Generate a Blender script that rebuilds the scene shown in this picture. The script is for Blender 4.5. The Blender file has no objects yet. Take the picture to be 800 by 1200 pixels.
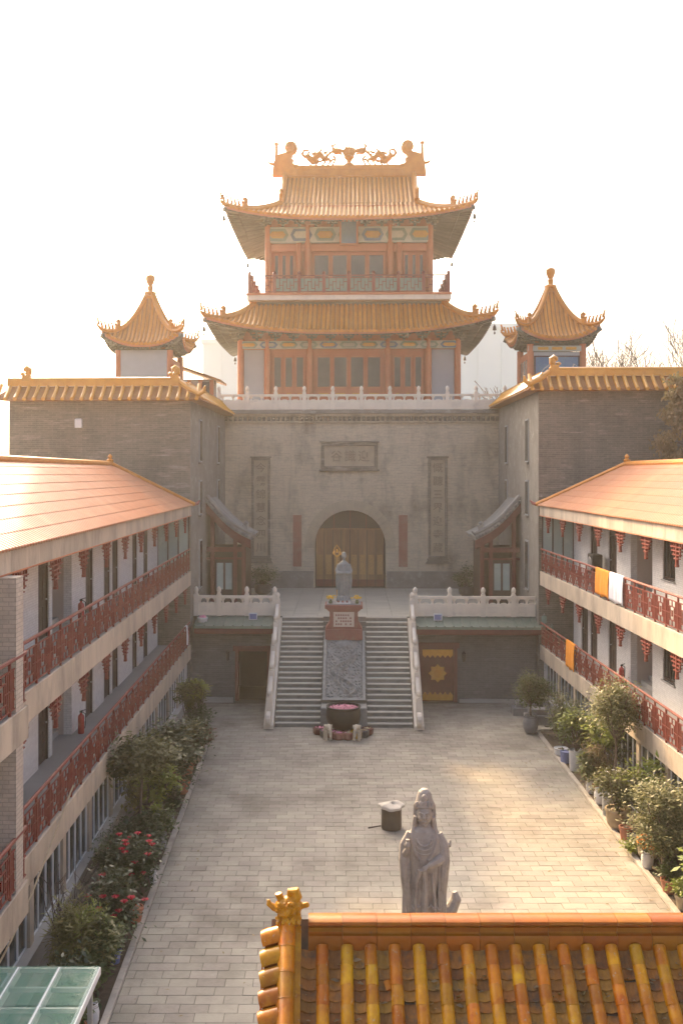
import bpy, bmesh, math, random
from mathutils import Vector, Matrix
from math import sin, cos, pi, radians, sqrt, atan2, hypot
random.seed(7)
S = bpy.context.scene
COL = S.collection

# ------------------------------------------------------------------ camera, sky, sun, exposure
F = 1167.0            # focal length in pixels of an 800x1200 picture
HC = 10.95            # camera height above the courtyard
cam = bpy.data.cameras.new('camera'); camo = bpy.data.objects.new('camera', cam); COL.objects.link(camo)
cam.sensor_fit = 'VERTICAL'; cam.sensor_height = 36.0; cam.lens = 36.0 * F / 1200.0
cam.shift_x = 22 / 1200.0; cam.shift_y = -45 / 1200.0
cam.clip_start = 0.1; cam.clip_end = 3000
camo.location = (0, 0, HC); camo.rotation_euler = (radians(90), 0, 0)
S.camera = camo

SUN_AZ = radians(-26)      # from +Y (straight ahead), negative is to the left
SUN_EL = radians(32)
w = bpy.data.worlds.new('World'); S.world = w; w.use_nodes = True
nt = w.node_tree; nt.nodes.clear()
sky = nt.nodes.new('ShaderNodeTexSky'); sky.sky_type = 'NISHITA'; sky.sun_disc = False
sky.sun_elevation = SUN_EL; sky.sun_rotation = SUN_AZ
sky.air_density = 0.75; sky.dust_density = 10.0; sky.ozone_density = 0.0; sky.altitude = 0
bg = nt.nodes.new('ShaderNodeBackground'); bg.inputs[1].default_value = 0.15
wo = nt.nodes.new('ShaderNodeOutputWorld')
nt.links.new(sky.outputs[0], bg.inputs[0]); nt.links.new(bg.outputs[0], wo.inputs[0])

sd = Vector((sin(SUN_AZ) * cos(SUN_EL), cos(SUN_AZ) * cos(SUN_EL), sin(SUN_EL)))
sl = bpy.data.lights.new('sun', 'SUN'); sl.energy = 2.3; sl.angle = radians(2.5); sl.color = (1.0, 0.65, 0.29)
so = bpy.data.objects.new('sun', sl); COL.objects.link(so); so.location = (-40, 40, 60)
so.rotation_euler = sd.to_track_quat('Z', 'Y').to_euler()

S.view_settings.view_transform = 'Standard'; S.view_settings.look = 'None'
S.view_settings.gamma = 1.0; S.view_settings.use_curve_mapping = False
S.view_settings.exposure = 1.8
S.render.engine = 'CYCLES'
HAZE = 0.0006         # density of the air
S.cycles.use_denoising = True
S.cycles.max_bounces = 6; S.cycles.diffuse_bounces = 3; S.cycles.glossy_bounces = 3
S.cycles.transmission_bounces = 4; S.cycles.volume_bounces = 1; S.cycles.transparent_max_bounces = 12

# ------------------------------------------------------------------ materials
MATS = {}
def newmat(name):
    m = bpy.data.materials.new(name); m.use_nodes = True
    t = m.node_tree; b = t.nodes['Principled BSDF']; MATS[name] = m
    return m, t, b
def N(t, typ, **kw):
    n = t.nodes.new(typ)
    for k, v in kw.items(): setattr(n, k, v)
    return n
def mixc(t, fac, a, b, blend='MIX'):
    n = N(t, 'ShaderNodeMix', data_type='RGBA', blend_type=blend)
    for sock, val in ((n.inputs[0], fac), (n.inputs[6], a), (n.inputs[7], b)):
        if isinstance(val, bpy.types.NodeSocket): t.links.new(val, sock)
        elif isinstance(val, (int, float)): sock.default_value = val
        else: sock.default_value = (*val, 1)
    return n.outputs[2]
def math_(t, op, a, b=None, clamp=False):
    n = N(t, 'ShaderNodeMath', operation=op); n.use_clamp = clamp
    for i, val in enumerate((a, b)):
        if val is None: continue
        if isinstance(val, bpy.types.NodeSocket): t.links.new(val, n.inputs[i])
        else: n.inputs[i].default_value = val
    return n.outputs[0]
def noise(t, vec, scale, detail=5, rough=.6):
    n = N(t, 'ShaderNodeTexNoise'); n.inputs['Scale'].default_value = scale
    n.inputs['Detail'].default_value = detail; n.inputs['Roughness'].default_value = rough
    if vec is not None: t.links.new(vec, n.inputs['Vector'])
    return n.outputs[0]
def ramp(t, fac, lo, hi):
    n = N(t, 'ShaderNodeMapRange'); n.inputs[1].default_value = lo; n.inputs[2].default_value = hi
    t.links.new(fac, n.inputs[0]); return n.outputs[0]
def coords(t, stretch=(1, 1, 1), pos=False):
    if pos: o = N(t, 'ShaderNodeNewGeometry').outputs['Position']
    else: o = N(t, 'ShaderNodeTexCoord').outputs['Object']
    if stretch != (1, 1, 1):
        mp = N(t, 'ShaderNodeVectorMath', operation='MULTIPLY'); t.links.new(o, mp.inputs[0]); mp.inputs[1].default_value = stretch
        o = mp.outputs[0]
    return o
def rnd_out(t):
    a = N(t, 'ShaderNodeObjectInfo').outputs['Random']; b = N(t, 'ShaderNodeNewGeometry').outputs['Random Per Island']
    return math_(t, 'FRACT', math_(t, 'ADD', a, b))
def bumpn(t, b, h, strength, dist=.02):
    n = N(t, 'ShaderNodeBump'); n.inputs['Strength'].default_value = strength; n.inputs['Distance'].default_value = dist
    t.links.new(h, n.inputs['Height']); t.links.new(n.outputs[0], b.inputs['Normal'])
def pm(name, c1, c2=None, sc=2.5, rough=.65, bump=.25, bsc=40, rnd=0.0, metal=0.0, coat=0.0, spec=.5, stretch=(1, 1, 1),
       stain=None, ssc=.7, slo=.5, shi=.75, hue=None, alpha=None, pos=True):
    """noise between two tones, per-piece variation, large stains, fine relief"""
    m, t, b = newmat(name)
    v = coords(t, stretch, pos)
    c2 = c2 or tuple(x * .72 for x in c1)
    col = mixc(t, ramp(t, noise(t, v, sc, 7, .65), .3, .72), c1, c2)
    if stain:
        col = mixc(t, ramp(t, noise(t, v, ssc, 8, .7), slo, shi), col, stain)
    if rnd:
        r = rnd_out(t)
        hs = N(t, 'ShaderNodeHueSaturation')
        t.links.new(col, hs.inputs['Color'])
        t.links.new(math_(t, 'ADD', math_(t, 'MULTIPLY', r, 2 * rnd), 1 - rnd), hs.inputs['Value'])
        if hue:
            r2 = math_(t, 'FRACT', math_(t, 'MULTIPLY', r, 7.31))
            t.links.new(math_(t, 'ADD', math_(t, 'MULTIPLY', r2, 2 * hue), .5 - hue), hs.inputs['Hue'])
        col = hs.outputs[0]
    t.links.new(col, b.inputs['Base Color'])
    rn = noise(t, v, sc * 3, 4, .6)
    t.links.new(math_(t, 'ADD', math_(t, 'MULTIPLY', rn, .25), max(rough - .12, .02), True), b.inputs['Roughness'])
    b.inputs['Metallic'].default_value = metal; b.inputs['Coat Weight'].default_value = coat
    b.inputs['Coat Roughness'].default_value = .12
    b.inputs['Specular IOR Level'].default_value = spec
    if bump: bumpn(t, b, noise(t, v, bsc, 5, .6), bump)
    if alpha is not None: b.inputs['Alpha'].default_value = alpha
    return m
def brickm(name, c1, c2, mortar, bw=.4, bh=.1, stain=(.1, .09, .08), slo=.52, shi=.8, pale=None, ssc=.35, bump=.5, rough=.85, sp=.012):
    """running-bond brick on upright walls whatever way they face"""
    m, t, b = newmat(name)
    v = coords(t)
    sx = N(t, 'ShaderNodeSeparateXYZ'); t.links.new(v, sx.inputs[0])
    cb = N(t, 'ShaderNodeCombineXYZ')
    t.links.new(math_(t, 'ADD', sx.outputs[0], sx.outputs[1]), cb.inputs[0]); t.links.new(sx.outputs[2], cb.inputs[1])
    br = N(t, 'ShaderNodeTexBrick'); t.links.new(cb.outputs[0], br.inputs['Vector'])
    br.inputs['Scale'].default_value = 1; br.inputs['Brick Width'].default_value = bw; br.inputs['Row Height'].default_value = bh
    br.inputs['Mortar Size'].default_value = sp; br.inputs['Mortar Smooth'].default_value = .3; br.inputs['Bias'].default_value = -.1
    br.inputs['Color1'].default_value = (*c1, 1); br.inputs['Color2'].default_value = (*c2, 1); br.inputs['Mortar'].default_value = (*mortar, 1)
    col = br.outputs[0]
    col = mixc(t, .45, col, mixc(t, noise(t, v, 6, 8, .75), (.15, .15, .15), (1.7, 1.7, 1.7)), 'MULTIPLY')
    big = noise(t, coords(t, (1, 1, .55)), ssc, 9, .68)
    col = mixc(t, math_(t, 'MULTIPLY', ramp(t, big, slo, shi), .8), col, stain)
    if pale:
        pl = noise(t, coords(t, (.35, .35, 2.2)), 1.6, 9, .7)
        col = mixc(t, math_(t, 'MULTIPLY', ramp(t, pl, .55, .75), .75), col, pale)
    t.links.new(col, b.inputs['Base Color']); b.inputs['Roughness'].default_value = rough
    h = math_(t, 'ADD', math_(t, 'MULTIPLY', br.outputs[1], -1.0), math_(t, 'MULTIPLY', noise(t, v, 25, 5, .6), .5))
    bumpn(t, b, h, bump, .02)
    return m

M = dict(
    brick=brickm('gate_brick', (.52, .45, .34), (.41, .355, .27), (.54, .47, .36), stain=(.15, .13, .10), slo=.5, shi=.68, pale=(.56, .50, .39), ssc=.55),
    brickt=brickm('tower_brick', (.205, .182, .148), (.15, .135, .11), (.245, .218, .178), stain=(.075, .07, .065), slo=.5, shi=.72, pale=(.46, .42, .36)),
    brickd=brickm('basement_brick', (.15, .148, .145), (.115, .115, .115), (.17, .165, .16), stain=(.07, .07, .07), pale=(.28, .28, .28)),
    plaster=pm('weathered_plaster', (.27, .25, .215), (.18, .165, .145), sc=1.2, stain=(.38, .36, .31), ssc=2.2, slo=.55, shi=.7, rough=.9, bump=.4),
    whiteb=brickm('painted_brick', (.78, .76, .73), (.72, .70, .67), (.62, .60, .57), bw=.24, bh=.07, stain=(.55, .52, .47), slo=.6, shi=.9, bump=.35, sp=.008),
    pierb=brickm('pier_brick', (.52, .44, .37), (.44, .37, .31), (.36, .31, .26), bw=.24, bh=.085, stain=(.3, .26, .22), slo=.6, shi=.9, bump=.5, sp=.01),
    fascia=pm('fascia_stone', (.52, .43, .33), (.43, .355, .275), sc=1.5, rnd=.12, stain=(.25, .205, .165), ssc=1.3, slo=.46, shi=.74, rough=.75, stretch=(1, 1, .35)),
    concrete=pm('concrete', (.40, .385, .36), (.31, .30, .28), sc=1.0, rough=.85, bump=.3),
    corridor=pm('corridor_floor', (.36, .35, .335), (.30, .29, .28), sc=.8, rough=.6, bump=.1),
    paver=pm('paver_stone', (.36, .325, .265), (.28, .255, .21), sc=1.1, rnd=.11, hue=.012, stain=(.155, .137, .11), ssc=.28, slo=.48, shi=.72, rough=.72, bump=.35, bsc=25),
    joint=pm('paver_joint', (.13, .12, .10), (.09, .085, .07), sc=4, rough=.95),
    kerb=pm('kerb_stone', (.47, .42, .35), (.37, .33, .28), sc=2, rnd=.12, rough=.85, bump=.4, stain=(.24, .21, .18), ssc=1.5),
    soil=pm('soil', (.12, .085, .055), (.06, .045, .03), sc=6, rough=.95, bump=.9, bsc=18),
    ground=pm('ground', (.22, .20, .17), (.16, .145, .125), sc=.2, rough=.95),
    terrace=pm('terrace_stone', (.37, .355, .305), (.30, .288, .248), sc=.8, rough=.6, bump=.15, rnd=.05),
    marble=pm('white_marble', (.79, .71, .585), (.69, .615, .505), sc=2.0, rnd=.05, rough=.6, bump=.2, stain=(.44, .40, .35), ssc=1.6, slo=.55, shi=.85),
    stone=pm('grey_stone', (.26, .255, .25), (.18, .18, .18), sc=4, rough=.75, bump=.35),
    relief=pm('relief_stone', (.34, .335, .305), (.225, .225, .205), sc=5, rough=.7, bump=.3),
    step=pm('step_stone', (.28, .27, .235), (.20, .195, .168), sc=2, rough=.75, bump=.3, rnd=.08, stain=(.13, .13, .12), ssc=1.3),
    nosing=pm('step_nosing', (.62, .60, .53), (.52, .50, .44), sc=3, rough=.7, rnd=.08),
    statue=pm('statue_stone', (.375, .33, .285), (.27, .237, .205), sc=5, rough=.62, bump=.25, bsc=60, stain=(.185, .16, .145), ssc=3),
    monk=pm('pale_statue_stone', (.27, .29, .285), (.18, .20, .20), sc=6, rough=.6, bump=.25),
    tile=pm('glazed_tile', (.50, .20, .004), (.30, .085, .003), sc=5, rough=.34, rnd=.26, hue=.016, coat=.08, spec=.25, bump=.12, bsc=18, stain=(.56, .26, .006), ssc=3.5, slo=.5, shi=.7),
    pan=pm('pan_tile', (.30, .13, .014), (.17, .066, .008), sc=9, rough=.6, rnd=.35, hue=.014, spec=.2, coat=.2, bump=.3, stain=(.06, .045, .025), ssc=4, slo=.5, shi=.7),
    ridge=pm('ridge_tile', (.32, .105, .003), (.23, .068, .003), sc=4, rough=.36, rnd=.14, hue=.012, coat=.06, spec=.22, bump=.15, bsc=20),
    ptile=pm('roof_glaze', (.60, .255, .03), (.47, .175, .02), sc=2, rough=.4, rnd=.16, coat=.12, spec=.35, bump=.1),
    pdeck=pm('roof_pan', (.36, .145, .022), (.26, .095, .015), sc=3, rough=.55, rnd=.1),
    ytile=pm('tower_glaze', (.64, .32, .035), (.52, .23, .02), sc=2, rough=.36, rnd=.14, coat=.4, bump=.1),
    gtile=pm('grey_tile', (.30, .29, .265), (.21, .205, .19), sc=3, rough=.75, rnd=.15, bump=.3),
    groof=pm('green_eave_tile', (.14, .20, .15), (.20, .225, .185), sc=2, rough=.5, rnd=.08, coat=.15),
    sheet=pm('terracotta_sheet', (.50, .195, .075), (.42, .155, .06), sc=.9, rough=.40, rnd=.06, bump=.08, stain=(.55, .25, .11), ssc=.4, coat=.4),
    red=pm('red_paint', (.235, .05, .034), (.18, .038, .027), sc=6, rough=.5, rnd=.05, bump=.1),
    darkred=pm('dark_red_paint', (.16, .045, .035), (.11, .03, .025), sc=4, rough=.55, bump=.12),
    brown=pm('dark_door', (.065, .04, .03), (.045, .028, .022), sc=4, rough=.45, bump=.1),
    wood=pm('gate_wood', (.24, .125, .06), (.15, .07, .035), sc=3, stretch=(4, 4, .4), rough=.6, rnd=.22, bump=.3, stain=(.34, .20, .085), ssc=1.2),
    timber=pm('orange_timber', (.53, .20, .095), (.45, .16, .075), sc=2, rough=.6, rnd=.05, bump=.1),
    greyw=pm('pale_grey_panel', (.40, .42, .44), (.36, .38, .40), sc=1.5, rough=.8, rnd=.03),
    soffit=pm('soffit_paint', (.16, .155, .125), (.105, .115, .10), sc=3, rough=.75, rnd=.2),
    bracket=pm('bracket_paint', (.13, .17, .15), (.20, .16, .09), sc=5, rough=.7, rnd=.3),
    blue=pm('blue_paint', (.08, .16, .30), (.12, .22, .30), sc=6, rough=.6, rnd=.1),
    teal=pm('green_paint', (.22, .31, .25), (.17, .25, .21), sc=5, rough=.7, rnd=.1),
    frieze=pm('frieze_paint', (.50, .49, .42), (.36, .40, .36), sc=6, rough=.7, rnd=.2),
    gold=pm('gold_paint', (.62, .36, .07), (.52, .27, .05), sc=8, rough=.4, metal=.35, bump=.2),
    bglass=pm('pale_window', (.085, .083, .075), (.055, .055, .05), sc=1.5, rough=.2, bump=0, spec=.6),
    glass=pm('dark_glass', (.022, .032, .03), (.035, .045, .042), sc=.6, rough=.16, bump=0, spec=.6),
    frost=pm('frosted_glass', (.40, .49, .46), (.34, .43, .41), sc=.7, rough=.25, bump=0, spec=.5),
    canopy=pm('canopy_glass', (.20, .42, .32), (.15, .33, .25), sc=1.2, rough=.15, bump=0, spec=.6, alpha=.34, stain=(.5, .58, .5), ssc=3),
    pvc=pm('white_frame', (.72, .73, .73), (.64, .65, .65), sc=5, rough=.5, bump=0),
    iron=pm('cast_iron', (.028, .026, .024), (.045, .038, .032), sc=5, rough=.5, bump=.2, metal=.4),
    pink=pm('petals', (.72, .20, .33), (.80, .45, .52), sc=8, rough=.6, rnd=.2),
    redf=pm('red_petals', (.55, .02, .045), (.42, .015, .03), sc=8, rough=.6, rnd=.2),
    orangef=pm('orange_petals', (.85, .22, .015), (.8, .34, .03), sc=8, rough=.6, rnd=.2),
    yellowf=pm('yellow_petals', (.75, .50, .03), (.65, .38, .02), sc=8, rough=.6, rnd=.2),
    porc=pm('porcelain', (.68, .67, .66), (.60, .60, .60), sc=4, rough=.3, bump=0, coat=.3),
    elep=pm('cream_stone', (.62, .55, .42), (.5, .43, .32), sc=9, rough=.7, bump=.3),
    terra=pm('terracotta', (.42, .165, .09), (.34, .13, .07), sc=5, rough=.75, bump=.2),
    potd=pm('dark_pot', (.06, .06, .062), (.085, .08, .08), sc=5, rough=.5),
    pott=pm('tan_pot', (.42, .34, .22), (.33, .26, .17), sc=5, rough=.6),
    potg=pm('grey_pot', (.33, .345, .36), (.28, .29, .30), sc=5, rough=.55),
    potb=pm('blue_pot', (.20, .24, .42), (.16, .19, .36), sc=5, rough=.4),
    bark=pm('bark', (.17, .125, .09), (.105, .08, .06), sc=12, rough=.9, bump=.7, bsc=40, stretch=(1, 1, .3)),
    twig=pm('twig', (.13, .10, .085), (.09, .07, .06), sc=12, rough=.9),
    ext=pm('extinguisher_red', (.48, .03, .025), (.42, .025, .02), sc=5, rough=.3, bump=0, coat=.4),
    orange_cloth=pm('orange_cloth', (.82, .30, .012), (.76, .25, .01), sc=3, rough=.85, bump=.3, bsc=90),
    white_cloth=pm('white_cloth', (.74, .73, .77), (.66, .65, .69), sc=3, rough=.85, bump=.3, bsc=90),
    interior=pm('stair_interior', (.55, .46, .40), (.48, .40, .35), sc=1, rough=.85),
    steel=pm('steel', (.42, .43, .44), (.35, .36, .37), sc=5, rough=.4, metal=.6, bump=0),
    tin=pm('stained_tin', (.10, .085, .065), (.16, .12, .08), sc=4, rough=.65, metal=.2, bump=.3, stretch=(1, 1, .3)),
    foam=pm('pale_sack', (.62, .57, .49), (.48, .44, .37), sc=5, rough=.9, bump=.6),
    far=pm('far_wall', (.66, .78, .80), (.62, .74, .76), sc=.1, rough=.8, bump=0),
    lattice=pm('gilt_lattice', (.42, .25, .09), (.24, .125, .05), sc=14, rough=.6, bump=.4, rnd=.15), carved=pm('carved_panel', (.45, .385, .28), (.37, .315, .23), sc=2.5, rough=.85, bump=.3, stain=(.30, .26, .2), ssc=1.3), chars=pm('carved_characters', (.23, .195, .145), (.27, .23, .175), sc=5, rough=.9),
    inscr=pm('inscription_panel', (.62, .52, .42), (.55, .45, .36), sc=6, rough=.7),
    wallred=pm('faded_red_board', (.32, .13, .095), (.25, .105, .08), sc=3, rough=.85, bump=.3, stain=(.3, .2, .15), ssc=2),
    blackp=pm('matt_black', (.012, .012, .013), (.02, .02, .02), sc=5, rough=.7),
)
def overlay(m, build):
    """blend a further layer over a material's colour; build(tree) returns (factor, colour)"""
    t = m.node_tree; b = t.nodes['Principled BSDF']; src = b.inputs['Base Color'].links[0].from_socket
    fac, colr = build(t); t.links.new(mixc(t, fac, src, colr), b.inputs['Base Color'])
def valley_shade(t):  # darkens the rib valleys in the colour, standing in for their shade
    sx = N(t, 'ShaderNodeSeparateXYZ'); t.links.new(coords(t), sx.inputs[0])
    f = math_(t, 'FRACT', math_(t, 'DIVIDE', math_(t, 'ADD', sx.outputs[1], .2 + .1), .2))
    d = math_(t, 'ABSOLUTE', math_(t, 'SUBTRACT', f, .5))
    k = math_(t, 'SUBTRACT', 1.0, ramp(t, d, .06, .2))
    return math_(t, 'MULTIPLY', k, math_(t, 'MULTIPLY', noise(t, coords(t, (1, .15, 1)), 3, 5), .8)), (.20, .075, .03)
overlay(M['sheet'], valley_shade)
overlay(M['tile'], lambda t: (math_(t, 'MULTIPLY', ramp(t, noise(t, coords(t, pos=True), 16, 8, .7), .61, .66), .75), (.42, .30, .19)))
overlay(M['ridge'], lambda t: (math_(t, 'MULTIPLY', ramp(t, noise(t, coords(t, pos=True), 11, 9, .72), .60, .68), .55), (.14, .08, .035)))
overlay(M['tile'], lambda t: (math_(t, 'MULTIPLY', ramp(t, noise(t, coords(t, (1, .6, .6), True), 6, 9, .75), .56, .70), .5), (.17, .075, .02)))
overlay(M['brick'], lambda t: (math_(t, 'MULTIPLY', ramp(t, noise(t, coords(t, (1.4, 1.4, .16)), 1.1, 9, .7), .55, .75), .55), (.13, .112, .088)))
overlay(M['paver'], lambda t: (math_(t, 'MULTIPLY', ramp(t, noise(t, coords(t, pos=True), 2.4, 9, .75), .58, .74), .5), (.13, .115, .09)))
overlay(M['brickt'], lambda t: (math_(t, 'MULTIPLY', ramp(t, noise(t, coords(t, (1.4, 1.4, .16)), 1.1, 9, .7), .56, .76), .5), (.085, .08, .07)))
def leafm(name, c1, c2, rough=.5, tr=.25):
    m, t, b = newmat(name)
    r = rnd_out(t)
    col = mixc(t, r, c1, c2)
    t.links.new(col, b.inputs['Base Color']); b.inputs['Roughness'].default_value = rough
    tb = N(t, 'ShaderNodeBsdfTranslucent'); t.links.new(mixc(t, .5, col, (.25, .30, .04)), tb.inputs[0])
    ms = N(t, 'ShaderNodeMixShader'); ms.inputs[0].default_value = tr
    t.links.new(b.outputs[0], ms.inputs[1]); t.links.new(tb.outputs[0], ms.inputs[2])
    t.links.new(ms.outputs[0], t.nodes['Material Output'].inputs[0])
    return m
M['leaf_dark'] = leafm('leaf_dark', (.022, .042, .02), (.05, .078, .036), .34)
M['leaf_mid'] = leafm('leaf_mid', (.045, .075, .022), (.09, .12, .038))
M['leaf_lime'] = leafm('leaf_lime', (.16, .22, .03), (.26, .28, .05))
M['leaf_olive'] = leafm('leaf_olive', (.075, .085, .03), (.14, .135, .045))
M['leaf_pale'] = leafm('leaf_pale', (.085, .105, .04), (.32, .29, .13))
M['leaf_dry'] = leafm('leaf_dry', (.19, .125, .06), (.13, .085, .045), .8)
M['leaf_red'] = leafm('leaf_red', (.16, .03, .03), (.10, .045, .035))
M['leaf_yel'] = leafm('leaf_yellow', (.20, .18, .05), (.13, .13, .04))
M['leaf_brown'] = leafm('leaf_brown', (.30, .21, .12), (.19, .13, .075), .8)

# ------------------------------------------------------------------ mesh helpers
class MB:
    def __init__(s): s.v = []; s.f = []
    def add(s, vs, fs):
        k = len(s.v); s.v += [tuple(x) for x in vs]; s.f += [tuple(i + k for i in f) for f in fs]; return s
    def box(s, x0, y0, z0, x1, y1, z1):
        return s.add([(x0, y0, z0), (x1, y0, z0), (x1, y1, z0), (x0, y1, z0), (x0, y0, z1), (x1, y0, z1), (x1, y1, z1), (x0, y1, z1)],
                     [(0, 3, 2, 1), (4, 5, 6, 7), (0, 1, 5, 4), (1, 2, 6, 5), (2, 3, 7, 6), (3, 0, 4, 7)])
    def cbox(s, c, d): return s.box(c[0] - d[0] / 2, c[1] - d[1] / 2, c[2] - d[2] / 2, c[0] + d[0] / 2, c[1] + d[1] / 2, c[2] + d[2] / 2)
    def bev(s, x0, y0, z0, x1, y1, z1, b):
        """box whose top edge is chamfered"""
        return s.add([(x0, y0, z0), (x1, y0, z0), (x1, y1, z0), (x0, y1, z0), (x0, y0, z1 - b), (x1, y0, z1 - b), (x1, y1, z1 - b), (x0, y1, z1 - b),
                      (x0 + b, y0 + b, z1), (x1 - b, y0 + b, z1), (x1 - b, y1 - b, z1), (x0 + b, y1 - b, z1)],
                     [(0, 1, 5, 4), (1, 2, 6, 5), (2, 3, 7, 6), (3, 0, 4, 7), (4, 5, 9, 8), (5, 6, 10, 9), (6, 7, 11, 10), (7, 4, 8, 11), (8, 9, 10, 11), (0, 3, 2, 1)])
    def bar(s, p0, p1, w, h, up=(0, 0, 1)):
        p0, p1 = Vector(p0), Vector(p1); d = (p1 - p0).normalized(); u = Vector(up)
        sd_ = d.cross(u)
        if sd_.length < 1e-4: sd_ = d.cross(Vector((0, 1, 0)))
        sd_.normalize(); u = sd_.cross(d)
        a, b = sd_ * w / 2, u * h / 2
        vs = [p0 - a - b, p0 + a - b, p0 + a + b, p0 - a + b, p1 - a - b, p1 + a - b, p1 + a + b, p1 - a + b]
        return s.add(vs, [(0, 1, 2, 3), (7, 6, 5, 4), (0, 4, 5, 1), (1, 5, 6, 2), (2, 6, 7, 3), (3, 7, 4, 0)])
    def tube(s, pts, r, n=6, cap=True):
        pts = [Vector(p) for p in pts]; rs = r if isinstance(r, (list, tuple)) else [r] * len(pts)
        k = len(s.v); nrm = None
        for i, p in enumerate(pts):
            d = (pts[min(i + 1, len(pts) - 1)] - pts[max(i - 1, 0)])
            if d.length < 1e-7: d = Vector((0, 0, 1))
            d.normalize()
            if nrm is None:
                nrm = d.cross(Vector((0, 0, 1)));
                if nrm.length < 1e-3: nrm = d.cross(Vector((0, 1, 0)))
            nrm = (nrm - d * nrm.dot(d))
            if nrm.length < 1e-5: nrm = d.orthogonal()
            nrm.normalize(); b = d.cross(nrm)
            for j in range(n):
                a = 2 * pi * j / n; s.v.append(tuple(p + (nrm * cos(a) + b * sin(a)) * rs[i]))
        for i in range(len(pts) - 1):
            for j in range(n):
                q = (j + 1) % n; s.f.append((k + i * n + j, k + i * n + q, k + (i + 1) * n + q, k + (i + 1) * n + j))
        if cap: s.f.append(tuple(k + j for j in range(n))[::-1]); s.f.append(tuple(k + (len(pts) - 1) * n + j for j in range(n)))
        return s
    def lathe(s, prof, c=(0, 0, 0), n=12, sx=1, sy=1):
        k = len(s.v)
        for r, z in prof:
            for j in range(n):
                a = 2 * pi * j / n; s.v.append((c[0] + r * cos(a) * sx, c[1] + r * sin(a) * sy, c[2] + z))
        for i in range(len(prof) - 1):
            for j in range(n):
                q = (j + 1) % n; s.f.append((k + i * n + j, k + i * n + q, k + (i + 1) * n + q, k + (i + 1) * n + j))
        s.f.append(tuple(k + j for j in range(n))[::-1]); s.f.append(tuple(k + (len(prof) - 1) * n + j for j in range(n)))
        return s
    def ball(s, c, r, n=8, m=6):
        r = r if isinstance(r, (tuple, list)) else (r, r, r)
        prof = [(max(sin(pi * i / m), .02), -cos(pi * i / m)) for i in range(m + 1)]
        k = len(s.v); s.lathe(prof, (0, 0, 0), n)
        for i in range(k, len(s.v)):
            v = s.v[i]; s.v[i] = (c[0] + v[0] * r[0], c[1] + v[1] * r[1], c[2] + v[2] * r[2])
        return s
    def prism(s, poly, fn, a0, a1):
        """2-D outline pushed from a0 to a1; fn(p, q, a) gives the point"""
        n = len(poly); vs = [fn(p, q, a0) for p, q in poly] + [fn(p, q, a1) for p, q in poly]
        return s.add(vs, [tuple(range(n))[::-1], tuple(range(n, 2 * n))] + [(i, (i + 1) % n, n + (i + 1) % n, n + i) for i in range(n)])
    def grid(s, fn, nu, nv):
        k = len(s.v)
        for j in range(nv + 1):
            for i in range(nu + 1): s.v.append(tuple(fn(i / nu, j / nv)))
        for j in range(nv):
            for i in range(nu):
                a = k + j * (nu + 1) + i; s.f.append((a, a + 1, a + nu + 2, a + nu + 1))
        return s
    def xf(s, m, k=0):
        for i in range(k, len(s.v)): s.v[i] = tuple(m @ Vector(s.v[i]))
        return s
    def mesh(s, name, mat, smooth=False, fix=True):
        me = bpy.data.meshes.new(name); me.from_pydata(s.v, [], s.f)
        if fix and len(s.v) < 60000:
            b = bmesh.new(); b.from_mesh(me); bmesh.ops.recalc_face_normals(b, faces=b.faces); b.to_mesh(me); b.free()
        if smooth:
            me.polygons.foreach_set('use_smooth', [True] * len(me.polygons))
            try: me.set_sharp_from_angle(angle=radians(40))
            except Exception: pass
        me.materials.append(M[mat] if isinstance(mat, str) else mat); me.update(); return me

XZ = lambda p, q, a: (p, a, q)      # outline in the x-z plane, pushed along y
YZ = lambda p, q, a: (a, p, q)
XY = lambda p, q, a: (p, q, a)
def ob(name, me, parent=None, loc=(0, 0, 0), rz=0.0, sc=None, mat=None, smooth=False, kind=None, rot=None, label=None):
    if isinstance(me, MB): me = me.mesh(name, mat, smooth)
    o = bpy.data.objects.new(name, me); COL.objects.link(o)
    o.location = loc; o.rotation_euler = rot if rot else (0, 0, rz)
    if sc: o.scale = sc if isinstance(sc, (tuple, list)) else (sc, sc, sc)
    if parent: o.parent = parent
    if kind: o['kind'] = kind
    if label: o['label'] = label
    return o
def tag(o, label, cat, group=None, kind=None):
    o['label'] = label; o['category'] = cat
    if group: o['group'] = group
    if kind: o['kind'] = kind
    return o
def thing(name, label, cat, loc=(0, 0, 0), rz=0.0, group=None):
    o = bpy.data.objects.new(name, None); COL.objects.link(o); o.empty_display_size = .2
    o.location = loc; o.rotation_euler = (0, 0, rz)
    return tag(o, label, cat, group)
def struct(name, mb, mat, parent=None, label=None, **k):
    o = ob(name, mb, parent, mat=mat, **k); o['kind'] = 'structure'
    if label: o['label'] = label
    return o
def copy_tree(o, parent=None):
    c = o.copy(); COL.objects.link(c); c.parent = parent
    for ch in list(o.children): copy_tree(ch, c)
    return c
def sculpt(mb, name, mat, voxel, smooth=2):
    """fuse overlapping solids into one continuous surface"""
    me = mb.mesh(name, mat); o = bpy.data.objects.new(name, me); COL.objects.link(o)
    md = o.modifiers.new('r', 'REMESH'); md.mode = 'VOXEL'; md.voxel_size = voxel
    if smooth:
        m2 = o.modifiers.new('s', 'SMOOTH'); m2.iterations = smooth; m2.factor = .5
    dg = bpy.context.evaluated_depsgraph_get(); ev = o.evaluated_get(dg)
    out = bpy.data.meshes.new_from_object(ev); out.name = name
    bpy.data.objects.remove(o); out.polygons.foreach_set('use_smooth', [True] * len(out.polygons))
    out.materials.clear(); out.materials.append(M[mat]); return out
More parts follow.
